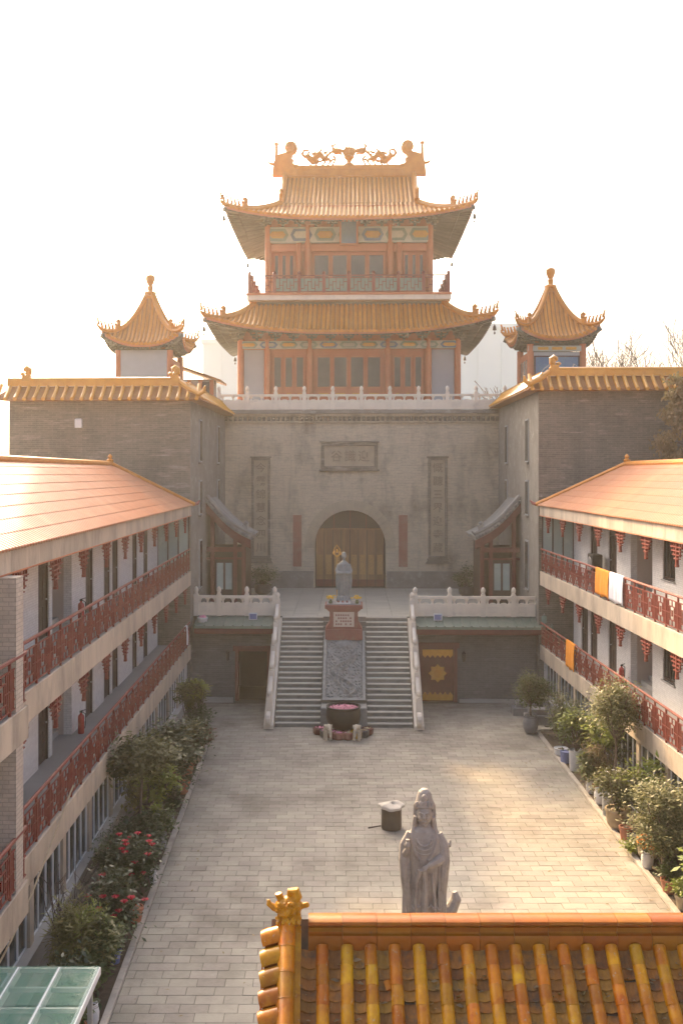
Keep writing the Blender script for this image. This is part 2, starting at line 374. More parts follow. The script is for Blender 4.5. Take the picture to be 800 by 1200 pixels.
def glyph(ch, size, depth, mat):
    cu = bpy.data.curves.new('glyph', 'FONT'); cu.body = ch; cu.size = size; cu.extrude = depth; cu.align_x = 'CENTER'; cu.resolution_u = 2
    cu.offset = size * .012
    o = bpy.data.objects.new('glyph', cu); COL.objects.link(o)
    dg = bpy.context.evaluated_depsgraph_get(); me = bpy.data.meshes.new_from_object(o.evaluated_get(dg))
    bpy.data.objects.remove(o); me.materials.clear(); me.materials.append(M[mat]); return me

# the gate precinct is turned a little against the courtyard: u to the right, v forward, seen from the camera's foot
TH = math.atan(35 / F)
def G(u, v, z=0.0): return Vector((u * cos(TH) + v * sin(TH), -u * sin(TH) + v * cos(TH), z))
GR = -TH

# ------------------------------------------------------------------ ground, courtyard paving, beds
struct('ground', MB().box(-400, -400, -.6, 400, 400, -.08), 'ground')
KL0, KL1 = (-4.26, 19.9), (-4.58, 40.8)        # inner edge of the kerb on one side ...
KR0, KR1 = (8.72, 25.0), (9.0, 41.6)           # ... and on the other
def kerb_x(side, y):
    a, b = (KL0, KL1) if side < 0 else (KR0, KR1)
    return a[0] + (b[0] - a[0]) * (y - a[1]) / (b[1] - a[1])
court = struct('courtyard', MB().box(-4.9, 6, -.3, 9.3, 47.6, -.012), 'joint')
def px(p):
    return 378 + F * p[0] / p[1], 555 - F * (p[2] - HC) / p[1]
PW, PD, GAP = .60, .345, .009
pav = []
yy, row = 14.0, 0
while yy < 47.45:
    xx = -6.0 + random.uniform(0, .12) + (PW / 2 if row % 2 else 0) - PW
    while xx < 9.6:
        wdt = PW
        x0, x1 = xx, xx + wdt
        lo = kerb_x(-1, yy) if yy < 42 else -7.2
        hi = kerb_x(1, yy) if yy < 42.3 else 10.4
        x0, x1 = max(x0, lo + .004), min(x1, hi - .004)
        if x1 - x0 > .025: pav.append((x0, yy, x1, yy + PD))
        xx += wdt
    yy += PD; row += 1
def seen_area(r):
    x0, y0, x1, y1 = r
    if y1 > 42.5: return 0
    a, b = px(((x0 + x1) / 2, y0, 0)), px(((x0 + x1) / 2, y1, 0))
    if a[1] > 1200 or a[0] < 125: return 0
    if a[0] > 300 and b[1] > 1066: return 0
    return F * (x1 - x0) / y0 * (a[1] - b[1])
order = sorted(range(len(pav)), key=lambda i: -seen_area(pav[i]))
single = set(order[:300])
rest = MB(); pcache = {}
for i, (x0, y0, x1, y1) in enumerate(pav):
    dz = random.uniform(-.004, .004)
    if i in single:
        key = round(x1 - x0, 2)
        if key not in pcache:
            h = key / 2 - GAP / 2
            pcache[key] = MB().bev(-h, -PD / 2 + GAP / 2, -.06, h, PD / 2 - GAP / 2, 0, .006).mesh('paver', 'paver')
        ob('paver', pcache[key], court, ((x0 + x1) / 2, (y0 + y1) / 2, dz), rot=(random.uniform(-.006, .006), random.uniform(-.004, .004), random.uniform(-.004, .004)))
    else:
        rest.bev(x0 + GAP / 2, y0 + GAP / 2, -.06, x1 - GAP / 2, y1 - GAP / 2, dz, .006)
ob('far_pavers', rest.mesh('far_pavers', 'paver', fix=False), court, kind='stuff')
for side in (-1, 1):
    k = struct('kerb_left' if side < 0 else 'kerb_right', MB().box(0, 0, -.25, .02, .02, -.2), 'kerb')
    y = 13.0
    yend = 41.0 if side < 0 else 42.0
    while y < yend:
        L = min(random.choice((.9, 1.0, 1.1)), yend - y)
        x0, x1 = kerb_x(side, y), kerb_x(side, y + L)
        a = atan2(x1 - x0, L)
        b = MB().bev(-.15 if side < 0 else 0, .002, -.2, 0 if side < 0 else .15, L - .002, .085 + random.uniform(-.003, .003), .008)
        ob('kerb_stone', b, k, (x0, y, 0), -a, mat='kerb')
        y += L
def bed(side):
    xo = -6.05 if side < 0 else 10.1
    def fn(u, v):
        y = 12 + v * 30.2
        xi = kerb_x(side, y) + side * .15
        x = xo + (xi - xo) * u
        return (x, y, .045 + .035 * sin(7 * x + 3 * y) * sin(2.3 * y) * min(1, 8 * u * (1 - u)) - .02)
    b = MB().grid(fn, 8, 120)
    struct('planting_bed_left' if side < 0 else 'planting_bed_right', b, 'soil')
bed(-1); bed(1)
struct('service_path', MB().box(10.1, 12, -.3, 10.16, 42, .02), 'concrete')

# ------------------------------------------------------------------ the two residences along the courtyard
XL, XR, YE = -6.2, 10.2, 46.7
Z1, Z2, ZE = 2.93, 6.38, 9.0
def rail_panel(L):
    b = MB(); t = .028
    b.bar((0, 0, .07), (0, L, .07), t, t); b.bar((0, 0, .83), (0, L, .83), t, t)
    for y in (.12, .22, .78, .88): b.box(-t / 2, y * L - t / 2, .07, t / 2, y * L + t / 2, .83)
    for y in (.33, .67): b.box(-t / 2, y * L - t / 2, .25, t / 2, y * L + t / 2, .65)
    b.box(-t / 2, .5 * L - t / 2, .07, t / 2, .5 * L + t / 2, .25); b.box(-t / 2, .5 * L - t / 2, .65, t / 2, .5 * L + t / 2, .83)
    for z in (.25, .65): b.bar((0, .22 * L, z), (0, .78 * L, z), t, t)
    b.bar((0, 0, .45), (0, .33 * L, .45), t, t); b.bar((0, .67 * L, .45), (0, L, .45), t, t)
    b.box(-t / 2, .46 * L, .36, t / 2, .54 * L, .54)
    return b.mesh('railing_panel', 'red')
RAILM = rail_panel(1.0)
POSTM = MB().box(-.025, -.025, 0, .025, .025, 1.0).mesh('railing_post', 'red')
HANDM = MB().tube([(0, 0, 0), (0, 1.0, 0)], .042, 8).mesh('handrail', 'red', True)
def bracket_mesh():
    """hanging lattice bracket: a middle drop with shorter drops and thin ties stepping away from it"""
    b = MB()
    b.box(-.04, -.045, -1.02, .04, .045, 0); b.box(-.03, -.52, -.05, .03, .52, 0)
    for y, d in ((.45, .27), (.27, .62)):
        for s in (-1, 1): b.box(-.02, s * y - .02, -d, .02, s * y + .02, -.05)
    for w, z in ((.49, -.20), (.40, -.37), (.31, -.54), (.2, -.70)):
        b.box(-.045, -w, z - .022, .045, w, z + .022)
    b.box(-.045, -.065, -1.06, .045, .065, -.96)
    b.xf(Matrix.Diagonal((1, .95, .68, 1)))
    return b.mesh('eave_bracket', 'red')
BRM = bracket_mesh()
def door_mesh(w, h):
    b = MB().box(-.03, -w / 2, 0, .03, w / 2, h)
    for s in (-1, 1):
        b.box(-.07, s * (w / 2 - .05) - .05, 0, .07, s * (w / 2 - .05) + .05, h)
    b.box(-.065, -w / 2, h - .1, .065, w / 2, h); b.box(-.06, -w / 2, h * .78, .06, w / 2, h * .78 + .07)
    for s in (-1, 1):
        b.box(-.045, s * w * .2 - w * .13, .15, .045, s * w * .2 + w * .13, h * .34); b.box(-.045, s * w * .2 - w * .13, h * .42, .045, s * w * .2 + w * .13, h * .74)
    return b.mesh('door', 'brown')
DOORM = door_mesh(1.06, 2.55)
def win_frame(L, z0, z1, n, t=.05, mat='pvc'):
    b = MB()
    for i in range(n + 1):
        y = i * L / n; w = t if i in (0, n) else t * .7
        b.box(-.04, max(y - w / 2, 0), z0, .04, min(y + w / 2, L), z1)
    b.box(-.037, 0, z0, .037, L, z0 + t); b.box(-.037, 0, z1 - t, .037, L, z1)
    return b.mesh('window', mat)
BAY = 2.75
WINM = win_frame(BAY - .3, .62, 2.26, 4, .07)
PANEM = MB().box(-.008, .03, .68, .008, (BAY - .3) / 4 - .03, 2.2).mesh('pane', 'glass')
UWINM = win_frame(1.2, 0, 1.5, 2, .07, 'brown')
UPANE = MB().box(-.008, .04, .07, .008, .56, 1.43).mesh('pane', 'glass')
FASM = MB().bev(-.03, .004, 0, .03, .996, .65, .01).mesh('fascia_panel', 'fascia')
EFASM = MB().bev(-.03, .004, 0, .03, .996, .43, .01).mesh('eave_fascia', 'fascia')
KNOBM = MB().ball((0, 0, 0), (.03, .03, .03), 6, 4).mesh('handle', 'steel')

def residence(sg, X0, y_near, label, doors1, doors2, stairs, wins, jog=None):
    R = thing('residence', label, 'building', (X0, y_near, 0))
    yl = YE - y_near                                            # local y runs 0..yl
    A = lambda a: sg * a
    def bx(b, a0, a1, y0, y1, z0, z1):
        lo, hi = sorted((A(a0), A(a1))); b.box(lo, y0 - y_near, z0, hi, y1 - y_near, z1); return b
    # shell
    b = MB(); bx(b, -6.2, -6.0, y_near, YE, 0, ZE + .3); bx(b, -6.0, -.16, YE - .2, YE, 0, 2.27); bx(b, -6.0, -1.75, YE - .2, YE, 2.27, ZE + .3); bx(b, -6.0, -.2, y_near, y_near + .2, 0, ZE)
    ob('end_wall', b, R, mat='whiteb')
    b = MB(); bx(b, -5.98, -.03, y_near + .2, YE - .2, Z1 - .3, Z1); bx(b, -5.98, -.03, y_near + .2, YE - .2, Z2 - .3, Z2)
    ob('corridor_floor', b, R, mat='corridor')
    b = MB(); bx(b, -5.98, -.03, y_near + .2, YE - .2, Z2 - .66, Z2 - .302); bx(b, -5.98, -.03, y_near + .2, YE - .2, Z1 - .66, Z1 - .302); bx(b, -5.98, -.05, y_near + .2, YE - .2, ZE - .02, ZE + .2)
    ob('slab_soffit', b, R, mat='concrete')
    b = MB(); bx(b, -.42, -.12, y_near, YE, 0, .6)
    bx(b, -.46, .02, y_near, YE, .6, .66)
    ob('plinth', b, R, mat='concrete')
    # corridor walls with their openings
    for zf, ops in ((Z1, doors1), (Z2, doors2)):
        z1 = Z2 - .66 if zf == Z1 else ZE - .02
        holes = sorted([(y, y + 1.1, 0, 2.6) for y in ops] + [(y0, y1, 0, 2.72) for y0, y1 in stairs] + [(y, y + 1.2, .95, 2.5) for y in wins])
        b = MB(); y = y_near + .2
        for y0, y1, h0, h1 in holes:
            if y0 < y: continue
            bx(b, -1.75, -1.5, y, y0, zf, z1); bx(b, -1.75, -1.5, y0, y1, zf + h1, z1)
            if h0: bx(b, -1.75, -1.5, y0, y1, zf, zf + h0)
            y = y1
        bx(b, -1.75, -1.5, y, YE - .2, zf, z1)
        ob('corridor_wall', b, R, mat='whiteb')
        for y in ops:
            d = ob('door', DOORM, R, (A(-1.6), y + .55 - y_near, zf)); ob('handle', KNOBM, d, (A(.06), .38, 1.05))
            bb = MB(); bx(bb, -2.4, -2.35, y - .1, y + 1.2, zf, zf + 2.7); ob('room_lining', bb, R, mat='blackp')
        for y in wins:
            wv = ob('window', UWINM, R, (A(-1.58), y - y_near, zf + .97))
            for i in range(2): ob('pane', UPANE, wv, (0, .6 * i, 0))
            bb = MB(); bx(bb, -1.56, -1.44, y - .05, y + 1.25, zf + .9, zf + .95); ob('window_sill', bb, R, mat='concrete')
        for y0, y1 in stairs:
            bb = MB(); bx(bb, -4.4, -4.3, y0 - .1, y1 + .1, zf, z1); bx(bb, -4.3, -1.75, y0 - .1, y0, zf, z1); bx(bb, -4.3, -1.75, y1, y1 + .1, zf, z1)
            ob('stair_recess', bb, R, mat='interior')
            for k in range(7):
                sb = MB(); bx(sb, -1.9 - .28 * k - .28, -1.9 - .28 * k, y0 + .9, y1 - .02, zf + .001, zf + .17 * (k + 1)); ob('stair_step', sb, R, mat='concrete')
            bb = MB(); yq = y0 + .85 - y_near
            bb.bar((A(-1.8), yq, zf + .95), (A(-3.9), yq, zf + 2.2), .05, .05); bb.bar((A(-1.8), yq, zf + .6), (A(-3.9), yq, zf + 1.85), .04, .04)
            for k in range(5): bb.box(min(A(-1.8 - .5 * k), A(-1.84 - .5 * k)), yq - .02, zf, max(A(-1.8 - .5 * k), A(-1.84 - .5 * k)), yq + .02, zf + .95 + .3 * k)
            ob('stair_railing', bb, R, mat='brown')
    # frosted screen closing the far end of each gallery
    for zf, z1 in ((Z2, ZE - .02),):
        for i in range(3):
            bb = MB(); bx(bb, -.06 - .48 * (i + 1) + .03, -.06 - .48 * i - .03, YE - .13, YE - .11, zf + .05, z1 - .05)
            pz = ob('screen_pane', bb, R, mat='frost')
        bb = MB()
        for i in range(4): bx(bb, -.09 - .48 * i, -.03 - .48 * i, YE - .16, YE - .08, zf, z1)
        ob('screen_frame', bb, R, mat='brown')
    # three-storey front: balcony faces, railings, hanging brackets
    for zf in (Z1, Z2):
        y = YE - 1.0
        while y > y_near - .01:
            off = .36 if (jog and y < jog - .3) else 0.0
            ob('fascia_panel', FASM, R, (A(off), y - y_near, zf - .65))
            ob('railing_panel', RAILM, R, (A(off - .03), y - y_near, zf + .02))
            ob('railing_post', POSTM, R, (A(off - .03), y - y_near, zf))
            ob('handrail', HANDM, R, (A(off - .03), y - y_near, zf + 1.03))
            y -= 1.0
        if jog:
            bb = MB(); bx(bb, -.03, .33, y_near, jog - .3, zf - .6, zf - .02); ob('balcony_slab', bb, R, mat='concrete')
    y = YE - 1.0
    while y > y_near - .01:
        ob('eave_fascia', EFASM, R, (A(.02), y - y_near, ZE))
        y -= 1.0
    bb = MB(); bx(bb, -.02, .055, y_near, YE, ZE - .035, ZE - .004); ob('eave_trim', bb, R, mat='timber')
    y = YE - 1.35
    while y > y_near + .5:
        ob('eave_bracket', BRM, R, (A(-.05), y - y_near, ZE - .04)); ob('eave_bracket', BRM, R, (A(-.05), y - y_near, Z2 - .665))
        y -= BAY
    # ground floor glazing
    y = YE - .2 - BAY
    while y > y_near:
        wv = ob('window', WINM, R, (A(-.25), y + .15 - y_near, 0))
        for i in range(4): ob('pane', PANEM, wv, (0, (BAY - .3) / 4 * i, 0))
        bb = MB(); bx(bb, -.42, -.14, y - .15, y + .15, .66, 2.27); ob('ground_pier', bb, R, mat='fascia')
        y -= BAY
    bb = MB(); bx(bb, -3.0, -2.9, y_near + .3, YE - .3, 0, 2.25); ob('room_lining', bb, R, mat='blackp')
    # roof: eight overlapping courses of ribbed sheet, ridge and hip caps
    AE, AR, ZR, ZB = .14, -3.1, 11.33, ZE + .43
    run = AE - AR
    NC = 8
    rf = MB()
    rf.add([(A(AE - .1), -.2, ZB - .03), (A(AE - .1), yl + .1, ZB - .03), (A(AR), yl - run + .2, ZR - .08), (A(AR), -.2, ZR - .08)], [(0, 1, 2, 3)])
    rf.add([(A(2 * AR - AE + .1), -.2, ZB - .03), (A(2 * AR - AE + .1), yl + .1, ZB - .03), (A(AR), yl - run + .2, ZR - .08), (A(AR), -.2, ZR - .08)], [(0, 1, 2, 3)])
    rf.add([(A(AE - .1), yl + .1, ZB - .03), (A(2 * AR - AE + .1), yl + .1, ZB - .03), (A(AR), yl - run + .2, ZR - .08)], [(0, 1, 2)])
    rf.add([(A(AE - .1), -.19, ZB - .03), (A(2 * AR - AE + .1), -.19, ZB - .03), (A(AR), -.19, ZR - .08)], [(0, 1, 2)])
    roof = ob('roof', rf, R, mat='sheet')
    pitch = .2
    for back in (0, 1):
        for c in range(NC):
            b = MB(); t0, t1 = c / NC, (c + 1) / NC + .02
            yend = yl + .14 - run * t0
            n = int((yend + .2) / pitch); k0 = 0
            for half in range(2):
                pass
            cols = []
            for i in range(n + 1):
                for f, h in ((0, 0), (.28, .045), (.72, .045)):
                    cols.append((-.2 + (i + f) * pitch, h))
            vs = []
            for (yv, h) in cols:
                for t, lift in ((t0, .026), (t1, .006)):
                    a = AE - run * t
                    if back: a = 2 * AR - a
                    ye = yl + .14 - run * t
                    vs.append((A(a), min(yv, ye), ZB + (ZR - ZB) * min(t, 1.0) + lift + h))
            for i in range(len(cols)):      # the lip of the course
                a = AE - run * t0 + .002
                if back: a = 2 * AR - a
                yv, h = cols[i]; vs.append((A(a), min(yv, yl + .14 - run * t0), ZB + (ZR - ZB) * t0 + .004 + h * .6))
            m = len(cols)
            fs = [(2 * i, 2 * i + 2, 2 * i + 3, 2 * i + 1) for i in range(m - 1)] + [(2 * m + i, 2 * m + i + 1, 2 * i + 2, 2 * i) for i in range(m - 1)]
            b.add(vs, fs)
            ob('roof_course', b.mesh('roof_course', 'sheet', fix=False), roof)
    b = MB().tube([(A(AR), -.2, ZR + .04), (A(AR), yl - run + .1, ZR + .04)], .13, 8); ob('ridge_cap', b, roof, mat='ptile', smooth=True)
    hip = [(A(AR + run * t), yl - run + .14 + run * t, ZR + (ZB - ZR) * t + .07 + .09 * max(0, t - .85)) for t in [i / 10 for i in range(11)]]
    ob('hip_cap', MB().tube(hip, .11, 8), roof, mat='ptile', smooth=True)
    hip2 = [(A(AR - run * t), yl - run + .14 + run * t, ZR + (ZB - ZR) * t + .07) for t in [i / 10 for i in range(11)]]
    ob('hip_cap', MB().tube(hip2, .11, 8), roof, mat='ptile', smooth=True)
    b = MB().lathe([(.13, 0), (.16, .1), (.07, .16), (.11, .25), (.02, .36)], (A(AR), yl - run + .14, ZR + .12), 8); ob('ridge_finial', b, roof, mat='ptile', smooth=True)
    hx = hip[-1]; b = MB().tube([hx, (hx[0] + sg * .16, hx[1] + .16, hx[2] + .04), (hx[0] + sg * .26, hx[1] + .24, hx[2] + .17)], [.1, .08, .03], 6)
    ob('hip_end', b, roof, mat='red', smooth=True)
    return R

RL = residence(1, XL, 13.7, 'three storey residence beside the bed of red camellias, with a brick pier in its front', [20.0, 24.2, 27.0, 32.4, 35.1, 36.5, 40.35, 42.85], [20.0, 24.2, 27.0, 32.4, 35.1, 36.5, 40.35, 42.85], [(28.4, 30.6)], [], jog=19.7)
b = MB().box(-.11, 5.3, Z1 + .0, .36, 5.75, ZE - .04); ob('brick_pier', b, RL, mat='pierb')
b = MB().box(-.45, 0.3, Z1 + .001, -.12, 5.7, Z2 - .67).box(-.45, .3, Z2 + .001, -.12, 5.7, ZE - .03); ob('brick_infill', b, RL, mat='pierb')
for zf in (Z1, Z2):
    for y in (.9, 2.7, 4.5):
        pts = [(y - .4, .9), (y + .4, .9), (y + .4, 2.0)] + [(y + .4 * cos(a * pi / 8), 2.0 + .4 * sin(a * pi / 8)) for a in range(1, 8)] + [(y - .4, 2.0)]
        ob('arched_window', MB().prism([(p, q + zf) for p, q in pts], YZ, -.13, -.09), RL, mat='brown')
RR = residence(-1, XR, 16.7, 'three storey residence with orange and white cloths drying on its red railing', [40.0 - .3, 42.5, 44.0, 30.0, 22.0], [39.7, 42.5, 30.0, 22.0], [(35.4, 37.9)], [33.1, 27.0, 25.0])

# cloths over the railings, extinguishers by the stairs
def cloth(name, label, mat, y0, y1, zf, drop_out, drop_in, cat='cloth', X=XR, sg=-1):
    L = y1 - y0; b = MB(); rr = .052
    path = []
    for i in range(9): path.append((rr, -drop_out + i * drop_out / 8))
    path += [(rr * cos(pi * k / 6), rr * sin(pi * k / 6)) for k in range(1, 6)]
    for i in range(9): path.append((-rr, -i * drop_in / 8))
    n = len(path)
    def fn(u, v):
        k = v * (n - 1); i = min(int(k), n - 2); f = k - i
        a = path[i][0] * (1 - f) + path[i + 1][0] * f; z = path[i][1] * (1 - f) + path[i + 1][1] * f
        wv = (.03 * sin(u * 13 + 1) + .02 * sin(u * 29)) * min(1, -z * 2) if z < 0 else 0
        return (X + sg * (-.03 + a + abs(wv) * (1 if a > 0 else -1)), y0 + u * L + .03 * sin(5 * z) * (u - .5), zf + 1.03 + z + .03 * sin(u * 9) * (v < .02))
    b.grid(fn, 24, n - 1)
    me = b.mesh(name, mat, True)
    o = ob(name, me); m = o.modifiers.new('thick', 'SOLIDIFY'); m.thickness = .006; m.offset = 1
    return tag(o, label, cat)
cloth('orange_cloth', 'orange cloth hung beside the white one on the upper railing', 'orange_cloth', 35.45, 37.2, Z2, .92, .5)
cloth('white_cloth', 'white cloth hung over the upper red railing next to orange cloth', 'white_cloth', 33.75, 35.4, Z2, .95, .5)
cloth('orange_cloth', 'orange cloth hung alone over the lower gallery railing', 'orange_cloth', 40.3, 41.7, Z1, 1.05, .5)
cloth('pale_cloth', 'pale rag tied at the far end of the lower gallery railing', 'white_cloth', 45.2, 45.6, Z1, .8, .3, X=XL, sg=1)
def extinguisher(x, y, z, label):
    t = thing('fire_extinguisher', label, 'extinguisher', (x, y, z), group='fire extinguishers')
    ob('cylinder_body', MB().lathe([(.09, 0), (.10, .03), (.10, .5), (.085, .56), (.035, .6), (.035, .64)], n=12), t, mat='ext', smooth=True)
    ob('valve_head', MB().box(-.04, -.03, .64, .04, .03, .69).bar((-.02, 0, .69), (.14, 0, .73), .03, .02), t, mat='blackp')
    ob('hose', MB().tube([(.04, 0, .66), (.13, .02, .6), (.13, .02, .3), (.11, .02, .15)], .014, 6), t, mat='blackp', smooth=True)
extinguisher(-7.45, 30.75, Z2, 'red fire extinguisher by the stairs on the camellia side, upper gallery')
extinguisher(-7.45, 30.75, Z1, 'red fire extinguisher by the stairs on the camellia side, lower gallery')
extinguisher(11.45, 38.2, Z1, 'red fire extinguisher by the stairs on the drying-cloth side, lower gallery')
# things left in the upper gallery on the cloth side
t = thing('air_conditioner', 'dark fan unit standing in the upper gallery beyond the cloths', 'fan unit', (11.25, 41.2, Z2))
ob('casing', MB().bev(-.2, -.4, .45, .2, .4, 1.25, .03), t, mat='blackp'); ob('stand', MB().box(-.18, -.36, 0, .18, -.3, .45).box(-.18, .3, 0, .18, .36, .45), t, mat='steel')
ob('fan_grille', MB().lathe([(.28, 0), (.3, .02), (.26, .035)], n=16).xf(Matrix.Translation((-.21, 0, .85)) @ Matrix.Rotation(-pi / 2, 4, 'Y')), t, mat='steel')

# ------------------------------------------------------------------ terrace, basement wall, stairs
ZT = 4.08            # terrace level
UL, UR = -7.72, 8.76  # inner faces of the two flanking towers
AX, SX = -.15, -.38   # axis of gate and hall; axis of the stairs
VW, VF, VT = 60.0, 47.2, 47.9   # gate wall, tower fronts, basement wall
def gthing(name, label, cat, u=0, v=0, z=0, group=None): return thing(name, label, cat, G(u, v, z), GR, group)

ter = ob('terrace', MB().box(UL + .02, VT + .1, ZT - .4, UR - .02, VW + .6, ZT - .03), None, (0, 0, 0), GR, mat='joint'); ter['kind'] = 'structure'
slab = {}
v = VT + .12
row = 0
while v < VW - .9:
    u = UL + .04; k = 0
    while u < UR - .2:
        L = min(1.2, UR - .04 - u)
        key = round(L, 2)
        if key not in slab: slab[key] = MB().bev(0, 0, -.05, key - .012, .888, 0, .006).mesh('terrace_slab', 'terrace')
        ob('terrace_slab', slab[key], ter, (u, v, ZT + random.uniform(-.003, .003)))
        u += 1.2
    v += .9; row += 1

bw = gthing('basement_wall', 'dark brick wall under the terrace with green eave and two doorways', 'wall', 0, VT)
DL, DR = (-5.65, -3.95, 0.05, 2.55), (3.15, 5.0, 0.05, 2.75)     # doorways u0,u1,z0,z1
wb = MB(); z1 = ZT - .42
u = -8.4
for (a, b_, zz0, zz1) in (DL, DR):
    wb.box(u, 0, -.2, a, .5, z1); wb.box(a, 0, zz1, b_, .5, z1); u = b_
wb.box(u, 0, -.2, 10.3, .5, z1)
ob('wall', wb, bw, mat='brickd')
ob('base_course', MB().box(-8.3, -.12, -.1, DL[0] - .1, -.002, .16).box(DL[1] + .1, -.12, -.1, DR[0] - .1, -.002, .16).box(DR[1] + .1, -.12, -.1, 10.2, -.002, .16), bw, mat='concrete')
for (a, b_, zz0, zz1) in (DL, DR):
    fr = MB().box(a, -.06, 0, a + .16, .3, zz1).box(b_ - .16, -.06, 0, b_, .3, zz1).box(a - .1, -.07, zz1 - .16, b_ + .1, .3, zz1 + .1)
    ob('door_frame', fr, bw, mat='darkred')
ob('doorway_shade_box', MB().box(DL[0] - .5, 3.2, 0, DL[1] + .5, 3.3, 3.2).box(DL[0] - .6, .5, 0, DL[0] - .5, 3.3, 3.2).box(DL[1] + .5, .5, 0, DL[1] + .6, 3.3, 3.2).box(DL[0] - .6, .5, 3.2, DL[1] + .6, 3.3, 3.3).box(DL[0] - .6, .3, .0, DL[1] + .6, 3.3, .02).mesh('doorway_shade_box', 'blackp'), bw)  # black box put in so the open doorway reads as deep shade
d = ob('door', MB().box(DR[0] + .16, .1, 0, DR[1] - .16, .18, DR[3] - .16), bw, mat='darkred')
uc = (DR[0] + DR[1]) / 2; hw_ = (DR[1] - DR[0]) / 2 - .2
star = [((.44 if k % 2 == 0 else .33) * cos(k * pi / 8), (.44 if k % 2 == 0 else .33) * sin(k * pi / 8)) for k in range(16)]
ob('gilt_rosette', MB().prism([(uc + p, 1.36 + q) for p, q in star], XZ, .06, .1).lathe([(.2, 0), (.14, .05)], n=12) if False else MB().prism([(uc + p, 1.36 + q) for p, q in star], XZ, .05, .1), d, mat='gold')
ob('gilt_rosette', MB().prism([(uc + .2 * cos(k * pi / 6), 1.36 + .2 * sin(k * pi / 6)) for k in range(12)], XZ, .03, .05), d, mat='ytile')
for zb, up in ((.06, 1), (2.5, -1)):
    pl = [(uc - hw_, zb), (uc + hw_, zb)]
    n = 6; top = []
    for k in range(n * 2 + 1):
        top.append((uc + hw_ - k * hw_ / n, zb + up * (.26 if k % 2 == 0 else .40)))
    ob('gilt_band', MB().prism(pl + top, XZ, .06, .1), d, mat='gold')
# green tiled eave in two runs, left and right of the stairs
EU = [(-7.5, SX - 3.4), (SX + 3.4, 9.4)]
for (a, b_) in EU:
    e = ob('eave', MB().add([(a, -.95, 3.74), (b_, -.95, 3.74), (b_, .1, ZT - .03), (a, .1, ZT - .03), (a, -.95, 3.62), (b_, -.95, 3.62), (b_, .1, 3.62), (a, .1, 3.62)],
           [(0, 1, 2, 3), (4, 7, 6, 5), (0, 4, 5, 1), (1, 5, 6, 2), (3, 7, 4, 0)]), bw, mat='groof')
    n = int((b_ - a) / .42)
    RB = MB().bar((0, -.97, 3.77), (0, .1, ZT - .0), .07, .05).mesh('tile_rib', 'groof')
    for k in range(n + 1): ob('tile_rib', RB, e, (a + .05 + k * (b_ - a - .1) / n, 0, 0))
    ob('eave_beam', MB().box(a, -.86, 3.38, b_, -.6, 3.615), bw, mat='darkred'); ob('eave_beam', MB().box(a, -.55, 3.3, b_, -.003, 3.36), bw, mat='darkred')
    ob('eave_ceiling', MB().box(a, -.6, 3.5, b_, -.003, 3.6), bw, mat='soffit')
for u_, lab in ((DL[0] - .35, 0), (DR[1] + .3, 1)):
    lt = gthing('wall_lantern', ('small dark wall lantern beside the open doorway', 'small dark wall lantern beside the gilded door')[lab], 'lantern', u_, VT, 2.2)
    ob('lamp_body', MB().lathe([(.03, -.25), (.07, -.2), (.07, .1), (.1, .13), (.02, .25)], (0, -.14, 0), 8), lt, mat='blackp'); ob('arm', MB().box(-.02, -.14, .2, .02, 0, .24), lt, mat='blackp')

# stairs
stc = gthing('stairs', 'broad stone stairs with pale nosings climbing to the terrace', 'stairs', SX, 0)
V0, V1 = 42.95, 48.0; NS = 21
HWs = 2.98
for k in range(NS):
    v0 = V0 + (V1 - V0) * k / NS; z0, z1 = ZT * k / NS, ZT * (k + 1) / NS
    s_ = ob('step', MB().box(-HWs, v0 + .03, z0 - .1 if k else -.1, HWs, V1 + .2 if k == NS - 1 else v0 + .6, z1 - .004), stc, mat='step')
    for (a, b_) in ((-HWs, -1.02), (1.02, HWs)):
        ob('nosing', MB().bev(a, v0, z1 - .055, b_, v0 + .085, z1, .008), s_, mat='nosing')
# carved ramp stone with a dragon in relief, set between the two flights
sl_ = atan2(ZT, V1 - V0)
Lr = 4.05
def relief(u, v):
    x = (u - .5) * 1.9; y = v * Lr
    h = .05
    ex = min(u, 1 - u) * 1.9; ey = min(v, 1 - v) * Lr
    if ex < .13 or ey < .16: return (x, y, .13)
    yn = (y - .3) / (Lr - .6)
    def coil(cx, amp, fr, ph, wd):
        c = cx + amp * sin(fr * yn * 2 * pi + ph); return max(0, 1 - abs(x - c) / wd)
    inside = 0
    if yn < .74:
        inside = max(coil(0, .5, 1.7, .4, .16), coil(.1, .42, 1.2, 2.6, .12) * .8)
        inside += .35 * (sin(x * 23 + sin(y * 9) * 2) * sin(y * 21 + sin(x * 11) * 2) > .15)
    else:
        q = (x / .55) ** 2 + ((yn - .86) / .08) ** 2
        inside = max(0, 1.2 - q) + .3 * (sin(x * 30) * sin(y * 26) > .3) * (q < 2)
    return (x, y, .02 + h * 2.8 * min(1, inside))
rb = MB(); rb.grid(relief, 76, 150)
mt = Matrix.Translation((0, 43.7, .93)) @ Matrix.Rotation(sl_, 4, 'X')
rb.xf(mt)
ramp_ = ob('ramp_stone', MB().add([tuple(mt @ Vector(p)) for p in ((-.95, 0, -.4), (.95, 0, -.4), (.95, Lr, -.4), (-.95, Lr, -.4), (-.95, 0, .019), (.95, 0, .019), (.95, Lr, .019), (-.95, Lr, .019))],
      [(0, 3, 2, 1), (0, 1, 5, 4), (1, 2, 6, 5), (2, 3, 7, 6), (3, 0, 4, 7)]), stc, mat='relief')
ob('dragon_relief', rb.mesh('dragon_relief', 'relief', True, fix=False), ramp_)
ob('ramp_foot', MB().bev(-1.0, V0 - .02, -.1, 1.0, V0 + 1.0, .86, .04), stc, mat='relief')

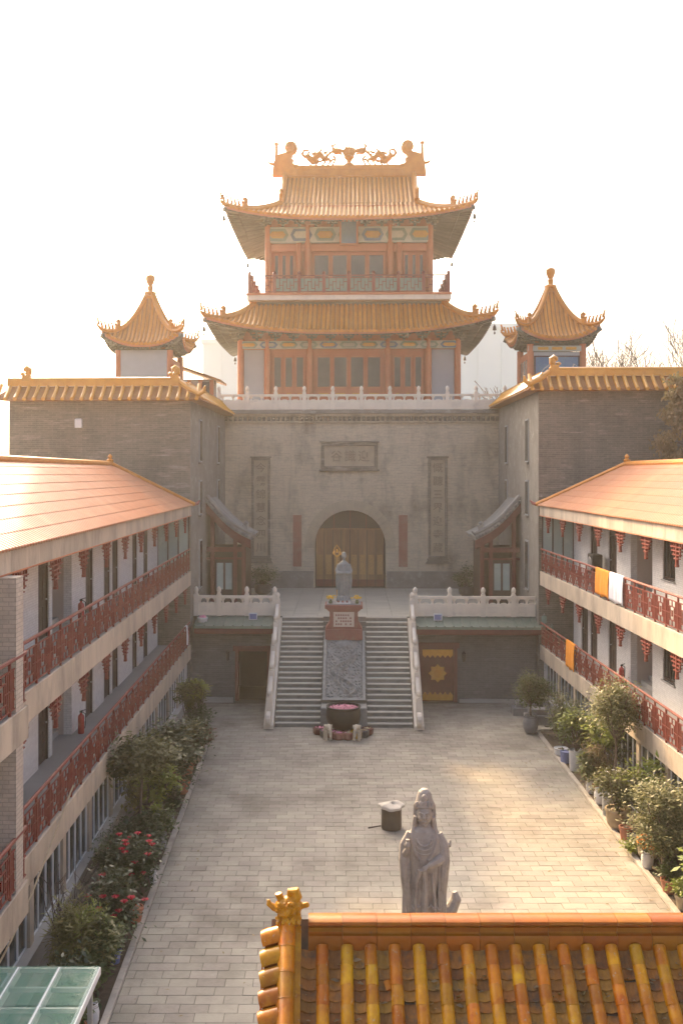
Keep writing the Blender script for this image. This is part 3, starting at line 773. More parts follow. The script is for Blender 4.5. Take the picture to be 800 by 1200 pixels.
# marble balustrades
def post_mesh(h, w=.2):
    b = MB().bev(-w / 2, -w / 2, 0, w / 2, w / 2, h * .74, .02)
    b.lathe([(w * .36, 0), (w * .50, h * .03), (w * .32, h * .05), (w * .46, h * .09), (w * .52, h * .15), (w * .40, h * .21), (w * .12, h * .26)], (0, 0, h * .74), 10)
    return b.mesh('post', 'marble', False)
def panel_mesh(L, h, t=.11, name='panel'):
    b = MB().box(0, -t / 2, 0, L, t / 2, h * .60)
    b.box(0, -t / 2 - .02, 0, L, t / 2 + .02, .07)
    b.box(0, -t * .62, h * .86, L, t * .62, h)
    for c in (0.07, .5, .93):
        b.lathe([(.10, 0), (.06, h * .05), (.045, h * .10), (.07, h * .17), (.13, h * .26)], (c * L, 0, h * .60), 8, 1, .5)
    for c in (.285, .715): b.prism([(c * L + .13 * L * cos(q * pi / 6), h * .60 + .07 * h * sin(q * pi / 6)) for q in range(7)], XZ, -t / 2 + .01, t / 2 - .01)
    for (a, c) in ((.08, .46), (.54, .92)): b.box(a * L, -t / 2 - .018, h * .16, c * L, t / 2 + .018, h * .48)
    return b.mesh(name, 'marble')
def balustrade(name, label, pts, h, ph, base, grp, w=.2):
    """pts: list of (u) along a straight line at one v; local origin at first post"""
    u0, v0, z0 = base
    t = gthing(name, label, 'balustrade', u0, v0, z0, grp)
    pm_ = post_mesh(ph, w)
    for i, u in enumerate(pts):
        ob('post', pm_, t, (u - u0, 0, 0))
        if i < len(pts) - 1:
            L = pts[i + 1] - u - w - .01
            ob('panel', panel_mesh(L, h), t, (u - u0 + w / 2 + .005, 0, .03))
    return t
balustrade('balustrade', 'white marble balustrade above the open doorway beside the stairs', [-7.55, -6.45, -5.1, -3.75], .95, 1.42, (-7.55, VT + .1, ZT), 'marble balustrades of the terrace', .22)
balustrade('balustrade', 'white marble balustrade above the gilded door beside the stairs', [3.0, 4.65, 6.25, 7.7, 8.95], .95, 1.42, (3.0, VT + .1, ZT), 'marble balustrades of the terrace', .22)
# sloping stair sides
for sgn, lab in ((-1, 'sloping marble stair parapet on the open doorway side'), (1, 'sloping marble stair parapet on the gilded door side')):
    t = gthing('stair_parapet', lab, 'parapet', SX + sgn * (HWs + .24), 0, 0, 'parapets flanking the stairs')
    prof = [(V0 - .35, 0), (V1 + .1, 0), (V1 + .1, ZT), (V0 - .35, .16)]
    ob('stringer', MB().prism(prof, YZ, -.21, .21), t, mat='marble')
    n = 5
    pmh = post_mesh(1.3, .22)
    for i in range(n):
        vv = V0 + .05 + (V1 - .15 - V0) * i / (n - 1); zz = ZT * (vv - V0 + .35) / (V1 - V0 + .45) - .03
        ob('post', pmh, t, (0, vv, zz + .05))
        if i < n - 1:
            vv2 = V0 + .05 + (V1 - .15 - V0) * (i + 1) / (n - 1); zz2 = ZT * (vv2 - V0 + .35) / (V1 - V0 + .45) - .03
            a, c = vv + .11, vv2 - .11; za = zz + (zz2 - zz) * .11 / (vv2 - vv); zc = zz2 - (zz2 - zz) * .11 / (vv2 - vv)
            ob('panel', MB().prism([(a, za + .05), (c, zc + .05), (c, zc + .62), (a, za + .62)], YZ, -.055, .055).prism([(a, za + .72), (c, zc + .72), (c, zc + .86), (a, za + .86)], YZ, -.075, .075)
               .prism([((a + c) / 2 - .07, (za + zc) / 2 + .55), ((a + c) / 2 + .07, (za + zc) / 2 + .66), ((a + c) / 2 + .07, (za + zc) / 2 + .8), ((a + c) / 2 - .07, (za + zc) / 2 + .72)], YZ, -.05, .05), t, mat='marble')
    ob('drum_stone', MB().lathe([(.3, -.11), (.33, -.08), (.33, .08), (.3, .11)], n=14).xf(Matrix.Translation((0, V0 - .3, .42)) @ Matrix.Rotation(pi / 2, 4, 'Y')), t, mat='marble')

# ------------------------------------------------------------------ gate wall with arch, plaque and couplets
gate = gthing('gate_wall', 'tall grey brick gate wall with arched entrance, carved plaque and couplets', 'gate wall', AX, VW)
ZW = 14.75
R_, ZS = 2.13, 6.62
NA = 20
arc = [(R_ * cos(pi * k / NA), ZS + R_ * sin(pi * k / NA)) for k in range(NA + 1)]
LU, RU = UL - AX - .3, UR - AX + .3
poly = [(LU, ZT - .4), (-R_, ZT - .4), (-R_, ZS)] + arc[::-1][1:-1] + [(R_, ZS), (R_, ZT - .4), (RU, ZT - .4), (RU, ZW), (LU, ZW)]
ob('wall', MB().prism(poly, XZ, 0, 1.4), gate, mat='brick')
for k in range(21):      # arch stones
    a0, a1 = pi * k / 21 + .006, pi * (k + 1) / 21 - .006
    ro, ri = 2.72, R_ - .01
    q = [(ri * cos(a0), ZS + ri * sin(a0)), (ro * cos(a0), ZS + ro * sin(a0)), (ro * cos((a0 + a1) / 2) * 1.003, ZS + ro * sin((a0 + a1) / 2) * 1.003), (ro * cos(a1), ZS + ro * sin(a1)), (ri * cos(a1), ZS + ri * sin(a1))]
    ob('arch_stone', MB().prism(q, XZ, -.07, .05), gate, mat='carved')
for s in (-1, 1):
    ob('arch_impost', MB().box(min(s * R_, s * 2.76), -.09, ZS - .16, max(s * R_, s * 2.76), .04, ZS - .004), gate, mat='carved')
    ob('dado', MB().box(*( (LU, -.06, ZT - .2, -2.2, -.002, ZT + 1.0) if s < 0 else (2.2, -.06, ZT - .2, RU, -.002, ZT + 1.0))), gate, mat='plaster')
ob('passage_light_stop', MB().box(-R_ - .3, 1.0, ZT - .3, R_ + .3, 1.38, 9.0), gate, mat='blackp'); ob('arch_lintel', MB().box(-R_ - .1, .55, 7.62, R_ + .1, .75, 8.9), gate, mat='brown')  # black slab added behind the leaves to stop light through their gaps
ob('lintel_rail', MB().box(-R_ + .02, .42, 7.55, R_ - .02, .62, 7.64), gate, mat='wood')
ob('transom_bars', MB().box(-1.0, .52, 7.64, -.94, .56, 8.6).box(.94, .52, 7.64, 1.0, .56, 8.6).box(-.03, .52, 7.64, .03, .56, 8.7), gate, mat='darkred')
for k in range(8):
    x0 = -R_ + .06 + k * (2 * R_ - .12) / 8; x1 = x0 + (2 * R_ - .12) / 8 - .03
    dz = .02 * (k % 2)
    lf = ob('gate_leaf', MB().box(x0, .50 + dz, ZT + .02, x1, .60 + dz, 7.55), gate, mat='wood')
    ob('leaf_panel', MB().bev(x0 + .09, .47 + dz, ZT + .75, x1 - .09, .50 + dz, ZT + 2.0, .01) if False else MB().box(x0 + .08, .475 + dz, ZT + .75, x1 - .08, .502 + dz, ZT + 1.95), lf, mat='lattice')
    ob('kick_plate', MB().box(x0, .46, ZT + .02, x1, .499, ZT + .45), lf, mat='darkred')
for s in (-1, 1): ob('red_board', MB().box(s * 3.18 - .26, -.05, 5.35, s * 3.18 + .26, -.003, 8.45), gate, mat='wallred')
# frieze of carved blocks under the coping
ob('coping', MB().box(LU, -.32, 14.55, RU, .9, 14.78), gate, mat='plaster'); ob('frieze_band', MB().box(LU, -.14, 14.02, RU, -.002, 14.10).box(LU, -.2, 14.40, RU, -.003, 14.548), gate, mat='brick')
n = 58; fm = MB().box(-.09, -.14, 14.12, .09, -.004, 14.38).ball((0, -.15, 14.25), (.07, .04, .07), 6, 4).mesh('frieze_block', 'brickt')
for k in range(n): ob('frieze_block', fm, gate, (LU + .4 + (RU - LU - .8) * k / (n - 1), 0, 0))
# plaque, three carved characters
def framed(name, u0, u1, z0, z1, fw, label=None):
    p = ob(name, MB().box(u0, -.05, z0, u1, -.003, z1), gate, mat='carved')
    if label: p['label'] = label
    ob('frame', MB().box(u0 - fw, -.13, z0 - fw, u0, -.003, z1 + fw).box(u1, -.13, z0 - fw, u1 + fw, -.003, z1 + fw).box(u0, -.128, z1, u1, -.003, z1 + fw).box(u0, -.128, z0 - fw, u1, -.003, z0)
       .box(u0 - fw * 1.5, -.17, z1 + fw, u1 + fw * 1.5, -.003, z1 + fw + .08).box(u0 - fw * 1.5, -.17, z0 - fw - .1, u1 + fw * 1.5, -.003, z0 - fw), p, mat='brickt')
    return p
def writing(parent, chars, spots, size):
    for ch, (u, z) in zip(chars, spots):
        me = glyph(ch, size, .03, 'chars')
        ob('character', me, parent, (u, -.052, z - size * .36), rot=(pi / 2, 0, 0))
p = framed('plaque', -1.55, 1.45, 11.4, 12.62, .2)
writing(p, '谷識迎', [(-.82, 12.0), (0, 12.0), (.82, 12.0)], .72)
for s, chars, lab in ((-1, '今霧錦慧念四川', 'couplet panel beside the open doorway side'), (1, '慨聽三界迎寺藏', 'couplet panel on the gilded door side')):
    uc = 5.25 * s + (.0 if s > 0 else -.12)
    p = framed('couplet_panel', uc - .42, uc + .42, 6.0, 11.75, .15)
    writing(p, chars, [(uc, 11.3 - .8 * k) for k in range(7)], .62)
    cr = [(uc - .6, 12.0), (uc - .62, 12.16), (uc - .45, 12.14), (uc - .34, 12.32), (uc - .15, 12.28), (uc, 12.42), (uc + .15, 12.28), (uc + .34, 12.32), (uc + .45, 12.14), (uc + .62, 12.16), (uc + .6, 12.0)]
    ob('carved_crest', MB().prism(cr, XZ, -.12, -.003), p, mat='brick')
    ob('carved_foot', MB().prism([(uc - .75, 5.55), (uc + .75, 5.55), (uc + .6, 5.74), (uc - .6, 5.74)], XZ, -.14, -.003), p, mat='brickt')
# marble balustrade on top of the gate wall
nP = 11; ps = [-8.05 + k * (17.15 / (nP - 1)) for k in range(nP)]
balustrade('balustrade', 'white marble balustrade along the top of the gate wall', ps, .92, 1.45, (-8.05, VW - .05, ZW + .03), None, .22)
up = ob('upper_terrace', MB().box(-16.5, VW + .9, ZW - .3, 16.5, 84, ZW + .02), None, (0, 0, 0), GR, mat='terrace'); up['kind'] = 'structure'

# ------------------------------------------------------------------ flanking brick towers with tiled skirts
def half_tube(pts, r, n=4, cap=True):
    """half-round tile row along a path; width runs along the horizontal normal of the path"""
    b = MB(); P = [Vector(p) for p in pts]
    d = P[-1] - P[0]; side = Vector((-d.y, d.x, 0)).normalized()
    up_ = d.cross(side).normalized()
    if up_.z < 0: up_ = -up_
    k = 0
    for p in P:
        for j in range(n + 1):
            a = pi * j / n; b.v.append(tuple(p + side * cos(a) * r + up_ * sin(a) * r))
    m = n + 1
    for i in range(len(P) - 1):
        for j in range(n): b.f.append((i * m + j, i * m + j + 1, (i + 1) * m + j + 1, (i + 1) * m + j))
    if cap: b.f.append(tuple(range(m))); b.f.append(tuple((len(P) - 1) * m + j for j in range(m))[::-1])
    return b
def owl_ornament(s=1.0):
    """ridge-end ornament: block, coiled tail and snout"""
    b = MB(); b.box(-.2 * s, -.12 * s, 0, .2 * s, .12 * s, .3 * s)
    pts = [(.15 * cos(a) * s * k, 0, (.52 + .17 * sin(a) * k) * s) for a, k in ((-1.6, 1.2), (-.6, 1.1), (.4, 1), (1.4, .9), (2.4, .75), (3.4, .55))]
    b.tube(pts, [.13 * s, .15 * s, .15 * s, .14 * s, .11 * s, .08 * s], 8)
    b.ball((.05 * s, 0, .50 * s), (.13 * s, .1 * s, .14 * s)); b.ball((-.2 * s, 0, .36 * s), (.13 * s, .1 * s, .09 * s))
    return b
def tower(sgn, label, zt):
    inn = UL if sgn < 0 else UR
    out = -16.4 if sgn < 0 else 17.6
    t = gthing('brick_tower', label, 'tower', inn, VF)
    W = out - inn; D = VW - VF + 24
    X = lambda a: W * a
    xs = sorted((0, W))
    b = MB().box(xs[0], 0, -.2, xs[1], D, zt)
    ob('wall', b, t, mat='brickt')
    # plastered inner face with slit windows
    fx = -sgn * .03
    ob('rendered_face', MB().box(*(sorted((0.0, fx))[0], .0, ZT - .4, sorted((0.0, fx))[1], VW - VF + .0, zt - .02)), t, mat='plaster')
    ob('string_course', MB().box(xs[0] - .02, -.05, 9.85, xs[1] + .02, -.002, 9.97), t, mat='plaster')
    for zc, hh in ((12.6, 2.0), (9.75, 1.6), (6.4, 2.3)):
        for yv in (2.9, 9.6):
            if zc < 7 and yv > 5: continue
            x0 = -sgn * .032
            wv = ob('window', MB().box(min(x0, x0 - sgn * .05), yv - .42, zc - hh / 2 - .08, max(x0, x0 - sgn * .05), yv + .42, zc + hh / 2 + .08), t, mat='potg')
            for k in (-1, 1): ob('pane', MB().box(min(x0 - sgn * .052, x0 - sgn * .06), yv + k * .19 - .16, zc - hh / 2, max(x0 - sgn * .052, x0 - sgn * .06), yv + k * .19 + .16, zc + hh / 2), wv, mat='glass')
            ob('window_sill', MB().box(min(x0, x0 - sgn * .14), yv - .5, zc - hh / 2 - .16, max(x0, x0 - sgn * .14), yv + .5, zc - hh / 2 - .085), wv, mat='plaster')
    # tiled skirt round the top
    ov, rise = .62, .72
    sk = MB()
    ix = -sgn * ov
    oxx = W + sgn * ov
    sk.add([(ix, -ov, zt - .06), (oxx, -ov, zt - .06), (W - sgn * .1, .1, zt + rise - .1), (sgn * .1, .1, zt + rise - .1), (ix, D, zt - .06), (sgn * .1, D, zt + rise - .1)],
           [(0, 1, 2, 3), (0, 3, 5, 4)])
    sk.add([(ix, -ov, zt - .06), (oxx, -ov, zt - .06), (W, 0, zt - .09), (0, 0, zt - .09), (ix, D, zt - .06), (0, D, zt - .09)], [(0, 3, 2, 1), (0, 4, 5, 3)])
    roof = ob('roof', sk, t, mat='pdeck')
    n = int(abs(W) / .44)
    tm = half_tube([(0, -ov - .05, zt - .03), (0, -.25, zt + .30), (0, .12, zt + rise - .02)], .095).mesh('tile_row', 'ytile', True)
    dm = MB().lathe([(.1, 0), (.1, .03), (.05, .045)], n=8).xf(Matrix.Translation((0, -ov - .05, zt - .02)) @ Matrix.Rotation(pi / 2, 4, 'X')).mesh('tile_end', 'ytile')
    for k in range(n + 3):
        x = ix + sgn * .2 + (oxx - ix - sgn * .4) * k / (n + 2)
        tr = ob('tile_row', tm, roof, (x, 0, 0)); ob('tile_end', dm, roof, (x, 0, 0))
    tm2 = half_tube([(ix - -sgn * -.05 if False else ix - sgn * .05, 0, zt - .03), (-sgn * .25, 0, zt + .30), (sgn * .12, 0, zt + rise - .02)], .095).mesh('tile_row', 'ytile', True)
    for k in range(int((VW - VF) / .44)): ob('tile_row', tm2, roof, (0, -.3 + k * .44, 0))
    ob('ridge', MB().bar((W + sgn * .1, .12, zt + rise + .06), (sgn * .5, .12, zt + rise + .06), .26, .3).tube([(W + sgn * .1, .12, zt + rise + .24), (sgn * .5, .12, zt + rise + .24)], .1, 8), roof, mat='ytile')
    ob('ridge', MB().bar((sgn * .2, .3, zt + rise), (sgn * .2, VW - VF + .2, zt + rise), .24, .24), roof, mat='ytile')
    hp = [(sgn * .45, .0, zt + rise + .1), (0, -.35, zt + .48), (ix * .9, -ov * .9, zt + .2), (ix * 1.25, -ov * 1.25, zt + .32), (ix * 1.35, -ov * 1.35, zt + .56)]
    ob('hip_ridge', MB().tube(hp, [.13, .14, .13, .10, .04], 8), roof, mat='ytile', smooth=True)
    for x in (sgn * .75, W - sgn * .8):
        o = ob('ridge_ornament', owl_ornament(.95), roof, (x, .1, zt + rise + .16), mat='ytile', smooth=True)
        if sgn > 0: o.rotation_euler = (0, 0, pi)
    return t
tower(-1, 'grey brick tower with yellow tiled skirt roof and small white lamp on its wall', 14.5)
tower(1, 'grey brick tower with yellow tiled skirt roof beside the leafless brown tree', 14.92)
fl = gthing('wall_lamp', 'small white floodlight mounted high on bare brick tower wall', 'floodlight', -13.0, VF - .02, 13.35)
ob('lamp_head', MB().bev(-.16, -.3, -.22, .16, -.12, .22, .05), fl, mat='pvc'); ob('bracket', MB().box(-.04, -.14, -.05, .04, 0, .05), fl, mat='steel')

# ------------------------------------------------------------------ porches with grey tiled roofs on the terrace
def porch(sgn, label):
    inn = UL if sgn < 0 else UR
    t = gthing('porch', label, 'porch', inn, 52.0, ZT)
    q = -sgn        # towards the middle of the terrace
    z0, z1, wdt, dep = 5.5, 3.55, 2.35, 3.8
    def zz(a): return z0 + (z1 - z0) * (a / wdt) - .28 * sin(pi * a / wdt)
    sk = MB()
    sk.grid(lambda u, v_: (q * (.04 + u * wdt), v_ * dep, zz(u * wdt)), 8, 1)
    sk.grid(lambda u, v_: (q * (.04 + u * wdt), v_ * dep, zz(u * wdt) - .14), 8, 1)
    sk.grid(lambda u, v_: (q * (.04 + u * wdt), .0, zz(u * wdt) - .14 * v_), 8, 1)
    rf = ob('roof', sk, t, mat='gtile')
    path = [(q * (.06 + wdt * k / 8), 0, zz(wdt * k / 8) + .02) for k in range(9)]
    hm = half_tube(path, .085).mesh('tile_row', 'gtile', True)
    for k in range(10): ob('tile_row', hm, rf, (0, .1 + k * .4, 0))
    ob('rake_ridge', MB().tube([(p[0], .12, p[2] + .18) for p in path] + [(path[-1][0] + q * .15, .12, path[-1][2] + .3)], [.13] * 9 + [.05], 8), rf, mat='gtile', smooth=True)
    ob('rake_ridge', MB().tube([(p[0], .75, p[2] + .14) for p in path], .09, 8), rf, mat='gtile', smooth=True)
    em = MB().lathe([(.085, 0), (.085, .05), (.04, .07)], n=8).xf(Matrix.Rotation(pi / 2, 4, 'X')).mesh('tile_end', 'gtile')
    for k in range(15):
        a = wdt * (k + .3) / 15; ob('tile_end', em, rf, (q * (.06 + a), -.02, zz(a) - .02))
    ob('verge_ornament', owl_ornament(.6), rf, (path[-2][0], .12, path[-2][2] + .22), mat='gtile')
    # wind board under the verge
    poly = [(q * (.04 + wdt * k / 8), zz(wdt * k / 8) - .16) for k in range(9)] + [(q * (.04 + wdt * k / 8), zz(wdt * k / 8) - .62) for k in range(8, -1, -1)]
    ob('wind_board', MB().prism(poly, XZ, .05, .13), t, mat='darkred')
    for a in (.35, 1.55, 2.0): ob('post', MB().box(min(q * (a - .1), q * (a + .1)), .25, 0, max(q * (a - .1), q * (a + .1)), .45, zz(a) - .5), t, mat='darkred')
    ob('beam', MB().box(min(q * .05, q * 2.1), .27, 2.75, max(q * .05, q * 2.1), .43, 3.0).box(min(q * .05, q * 2.1), .28, 2.35, max(q * .05, q * 2.1), .42, 2.45), t, mat='darkred')
    dr = ob('door', MB().box(min(q * .46, q * 1.44), .5, 0, max(q * .46, q * 1.44), .56, 2.35), t, mat='brown')
    for c in (.72, 1.18): ob('pane', MB().box(min(q * (c - .17), q * (c + .17)), .48, .75, max(q * (c - .17), q * (c + .17)), .499, 2.15), dr, mat='frost')
    ob('side_screen', MB().box(min(q * 1.98, q * 2.04), .46, 0, max(q * 1.98, q * 2.04), dep, zz(2.0) - .4), t, mat='brown')
    ob('back_wall', MB().box(min(q * .04, q * 2.0), dep - .1, 0, max(q * .04, q * 2.0), dep, 2.9), t, mat='brown')
porch(-1, 'timber porch with sloping grey tile roof by the camellia side tower')
porch(1, 'timber porch with sloping grey tile roof by the drying-cloth side tower')

# ------------------------------------------------------------------ curved tiled roofs
def bell(parent, p):
    ob('eave_bell', MB().lathe([(.015, 0), (.015, -.35), (.05, -.37), (.09, -.45), (.11, -.62), (.13, -.68), (.02, -.68), (.02, -.8), (.07, -.84), (.02, -.95)], p, 8), parent, mat='iron', smooth=True)
def beast(s):
    b = MB().box(-.09 * s, -.05 * s, 0, .09 * s, .05 * s, .06 * s)
    b.tube([(-.05 * s, 0, .05 * s), (0, 0, .2 * s), (.03 * s, 0, .34 * s)], [.085 * s, .07 * s, .045 * s], 6); b.ball((.06 * s, 0, .38 * s), (.08 * s, .05 * s, .06 * s), 6, 4)
    return b
def hip_roof(parent, off, hw, hd, ze, zt, thw, thd, lift, pitch, tr, bhw, bhd, zb, conc=.5, ext=.05, nb=6, bs=1.0, tile='ptile', pw=3.0, bells=True, hr=.15):
    """four curved slopes with raised corners; returns the roof part"""
    def pos(side, s, t, dz=0.0):
        wq = hw + (thw - hw) * t; dq = hd + (thd - hd) * t
        c = abs(s) ** pw * (1 - t) ** 2
        z = ze + (zt - ze) * (conc * t + (1 - conc) * t * t) + lift * c + dz
        e = 1 + ext * c
        p = [(s * wq * e, -dq * e), (wq * e, s * dq * e), (-s * wq * e, dq * e), (-wq * e, -s * dq * e)][side]
        return (p[0], p[1], z)
    deck = MB()
    for sd_ in range(4): deck.grid(lambda u, v, q=sd_: pos(q, u * 2 - 1, v), 32, 10)
    roof = ob('roof', deck.mesh('roof', 'pdeck', True, fix=False), parent, off)
    rows = MB(); ends = MB()
    for sd_ in range(4):
        H, TH_ = (hw, thw) if sd_ % 2 == 0 else (hd, thd)
        n = int(2 * H / pitch)
        for k in range(n + 1):
            x = -H + pitch * .5 + k * (2 * H - pitch) / n
            tend = 1.0 if abs(x) <= TH_ else (H - abs(x)) / (H - TH_)
            if tend < .06: continue
            m = max(3, int(8 * tend) + 1)
            k0 = len(rows.v); nn = 4
            for i in range(m + 1):
                t = tend * i / m; Wt = H + (TH_ - H) * t
                s = max(-1, min(1, x / Wt))
                p = Vector(pos(sd_, s, t)); side = [(1, 0), (0, 1), (-1, 0), (0, -1)][sd_]; outw = [(0, -1), (1, 0), (0, 1), (-1, 0)][sd_]
                if i == 0: p += Vector((outw[0], outw[1], 0)) * .06
                for j in range(nn + 1):
                    a = pi * j / nn; h = sin(a) * tr * 1.15
                    rows.v.append((p.x + side[0] * cos(a) * tr, p.y + side[1] * cos(a) * tr, p.z + h - .01))
            for i in range(m):
                for j in range(nn):
                    q = k0 + i * (nn + 1) + j; rows.f.append((q, q + 1, q + nn + 2, q + nn + 1))
            # round end tile and a drip tile beside it
            p = Vector(rows.v[k0 + 2]) - Vector((0, 0, tr * .9)); outw = Vector(([(0, -1), (1, 0), (0, 1), (-1, 0)][sd_] + (0,))); side = Vector(([(1, 0), (0, 1), (-1, 0), (0, -1)][sd_] + (0,)))
            c = p + outw * .02
            ends.add([c + side * tr * 1.15 * cos(a * pi / 4) + Vector((0, 0, tr * 1.15 * sin(a * pi / 4))) for a in range(8)], [tuple(range(8))])
            c2 = p + side * pitch * .5
            ends.add([c2 + side * tr * 1.1 + Vector((0, 0, .02)), c2 - side * tr * 1.1 + Vector((0, 0, .02)), c2 + Vector((0, 0, -tr * 1.7))], [(0, 1, 2)])
    ob('tile_rows', rows.mesh('tile_rows', tile, True, fix=False), roof, kind='stuff')
    ob('eave_end_tiles', ends.mesh('eave_end_tiles', tile, fix=False), roof, kind='stuff')
    # eave board, sloping ceiling and rafters
    eb = MB(); so_ = MB(); raf = MB()
    for sd_ in range(4):
        H = hw if sd_ % 2 == 0 else hd
        eb.grid(lambda u, v, q=sd_: Vector(pos(q, (u * 2 - 1) * .995, 0, -.03 - .16 * v)) * Vector((.995, .995, 1)) if False else tuple(Vector(pos(q, u * 2 - 1, 0.004, -.03 - .16 * v))), 32, 1)
        def so_fn(u, v, q=sd_, BH=(bhw, bhd)):
            a = Vector(pos(q, u * 2 - 1, .012, -.17)); s = u * 2 - 1
            b_ = [(s * BH[0], -BH[1]), (BH[0], s * BH[1]), (-s * BH[0], BH[1]), (-BH[0], -s * BH[1])][q]
            b_ = Vector((b_[0], b_[1], zb)); return tuple(a * (1 - v) + b_ * v)
        so_.grid(so_fn, 32, 3)
        n = int(2 * H / (pitch * .95))
        for k in range(n + 1):
            u = k / n; a = Vector(so_fn(u, .0)); c = Vector(so_fn(u, .62)); d = Vector((0, 0, -.05))
            raf.bar(a + d, c + d, .1, .1)
            a2 = Vector(so_fn(u, .30)); c2 = Vector(so_fn(u, .9)); d2 = Vector((0, 0, -.15)); raf.bar(a2 + d2, c2 + d2, .1, .1)
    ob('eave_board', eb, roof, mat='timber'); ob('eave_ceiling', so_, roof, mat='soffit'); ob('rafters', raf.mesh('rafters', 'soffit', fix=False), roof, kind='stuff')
    # hip ridges with their row of beasts
    bm_ = beast(bs).mesh('ridge_beast', tile, True)
    for cx_, cy_, q, s in ((-1, -1, 0, -1), (1, -1, 0, 1), (1, 1, 2, -1), (-1, 1, 2, 1)):
        pts = [Vector(pos(q, s, t, .10)) for t in [i / 12 for i in range(13)]]
        d0 = (pts[0] - pts[1]).normalized()
        pts = [pts[0] + d0 * .28 + Vector((0, 0, .16))] + pts
        r = [hr * .5] + [hr] * 5 + [hr * 1.25] * 8
        hb = MB().tube(pts, r, 8)
        up2 = [p + Vector((0, 0, hr * .95)) for p in pts[5:]]; hb.tube(up2, hr * .75, 6)
        hr_o = ob('hip_ridge', hb, roof, mat=tile, smooth=True)
        ang = atan2(cy_, cx_)
        for i in range(nb):
            f = .25 + i * 4.3 / max(nb, 1); i0 = int(f); p = pts[i0] * (1 - f + i0) + pts[i0 + 1] * (f - i0)
            ob('ridge_beast', bm_, roof, (p.x, p.y, p.z + hr * .75), ang)
        o = ob('hip_ornament', owl_ornament(.8 * bs), roof, tuple(pts[5] + Vector((0, 0, hr * .6))), ang + pi, mat=tile, smooth=True)
        ob('corner_rafter', MB().bar(Vector(pos(q, s, 0.0, -.24)), Vector((cx_ * bhw, cy_ * bhd, zb - .1)), .22, .24), roof, mat='soffit')
        if bells: bell(roof, tuple(Vector(pos(q, s, .0, -.3))))
    return roof

def dougong(parent, off, hw, hd, z, n_x, n_y, s=1.0):
    b = MB().box(-.1 * s, -.1 * s, 0, .1 * s, .1 * s, .18 * s).box(-.36 * s, -.08 * s, .18 * s, .36 * s, .08 * s, .32 * s).box(-.075 * s, -.5 * s, .2 * s, .075 * s, .1 * s, .34 * s)
    b.box(-.5 * s, -.34 * s, .36 * s, .5 * s, -.2 * s, .5 * s).box(-.07 * s, -.75 * s, .38 * s, .07 * s, .1 * s, .52 * s).box(-.62 * s, -.66 * s, .56 * s, .62 * s, -.52 * s, .68 * s)
    for x in (-.32, .32): b.box(x * s - .07 * s, -.08 * s, .32 * s, x * s + .07 * s, .08 * s, .4 * s)
    for x in (-.46, 0, .46): b.box(x * s - .07 * s, -.36 * s, .5 * s, x * s + .07 * s, -.18 * s, .58 * s)
    me = b.mesh('bracket_set', 'bracket')
    for k in range(n_x + 1):
        x = -hw + 2 * hw * k / n_x
        ob('bracket_set', me, parent, (off[0] + x, off[1] - hd, off[2] + z)); ob('bracket_set', me, parent, (off[0] + x, off[1] + hd, off[2] + z), pi)
    for k in range(n_y + 1):
        y = -hd + 2 * hd * k / n_y
        ob('bracket_set', me, parent, (off[0] - hw, off[1] + y, off[2] + z), -pi / 2); ob('bracket_set', me, parent, (off[0] + hw, off[1] + y, off[2] + z), pi / 2)

# ------------------------------------------------------------------ two-storey hall on the gate wall
PV, PB = 71.3, ZW + .03
hall = gthing('temple_hall', 'two storey orange timber hall with curved tile roofs and ridge dragons', 'temple', AX - .1, PV, PB)
O = (0, 0, -PB)
hw1, hd1 = 7.32, 6.1
ob('base_platform', MB().box(-8.2, -7.0, PB, 8.2, 7.0, PB + .25), hall, O, mat='marble')
def xcol(x, y, r, z0, z1, mat='timber'): return ob('column', MB().lathe([(r * 1.05, z0), (r, z0 + .3), (r * .97, z1)], (x, y, 0), 12), hall, O, mat=mat, smooth=True)
zc1 = 19.75
cx = [-7.1, -5.35, -2.55, 2.55, 5.2, 7.1]
for x in cx:
    for y in (-hd1 + .2, hd1 - .2): xcol(x, y, .22, PB + .2, zc1)
for y in (-2.2, 2.2):
    for x in (-7.1, 7.1): xcol(x, y, .22, PB + .2, zc1)
ob('core_wall', MB().box(-hw1 + .35, -hd1 + .5, PB + .2, hw1 - .35, hd1 - .4, 21.8), hall, O, mat='timber')
for (a, b_) in ((-6.9, -5.55), (5.4, 6.9)): ob('grey_panel', MB().box(a, -hd1 + .3, PB + .25, b_, -hd1 + .48, 19.1), hall, O, mat='greyw')
for s in (-1, 1): ob('grey_panel', MB().box(s * hw1 - .3 * s - .02, -hd1 + .6, PB + .25, s * hw1 - .3 * s + .02, hd1 - .6, 19.1), hall, O, mat='greyw')
def leafset(x0, x1, z0, z1, n, y, arch=False):
    L = (x1 - x0) / n
    for k in range(n):
        a, b_ = x0 + k * L + .03, x0 + (k + 1) * L - .03
        d = ob('door_leaf', MB().box(a, y, z0, a + .12, y + .1, z1).box(b_ - .12, y, z0, b_, y + .1, z1).box(a + .12, y + .002, z1 - .14, b_ - .12, y + .1, z1).box(a + .12, y + .002, z0 + (z1 - z0) * .32, b_ - .12, y + .1, z0 + (z1 - z0) * .40)
               .box(a + .12, y + .002, z0, b_ - .12, y + .1, z0 + .12).box(a + .12, y + .04, z0 + .12, b_ - .12, y + .09, z0 + (z1 - z0) * .32), hall, O, mat='timber')
        ob('pane', MB().box(a + .12, y + .05, z0 + (z1 - z0) * .40, b_ - .12, y + .07, z1 - .14), d, mat='bglass')
        ob('gilt_panel', MB().box(a + .2, y + .025, z0 + (z1 - z0) * .22, b_ - .2, y + .045, z0 + (z1 - z0) * .28), d, mat='gold')
yd = -hd1 + .38
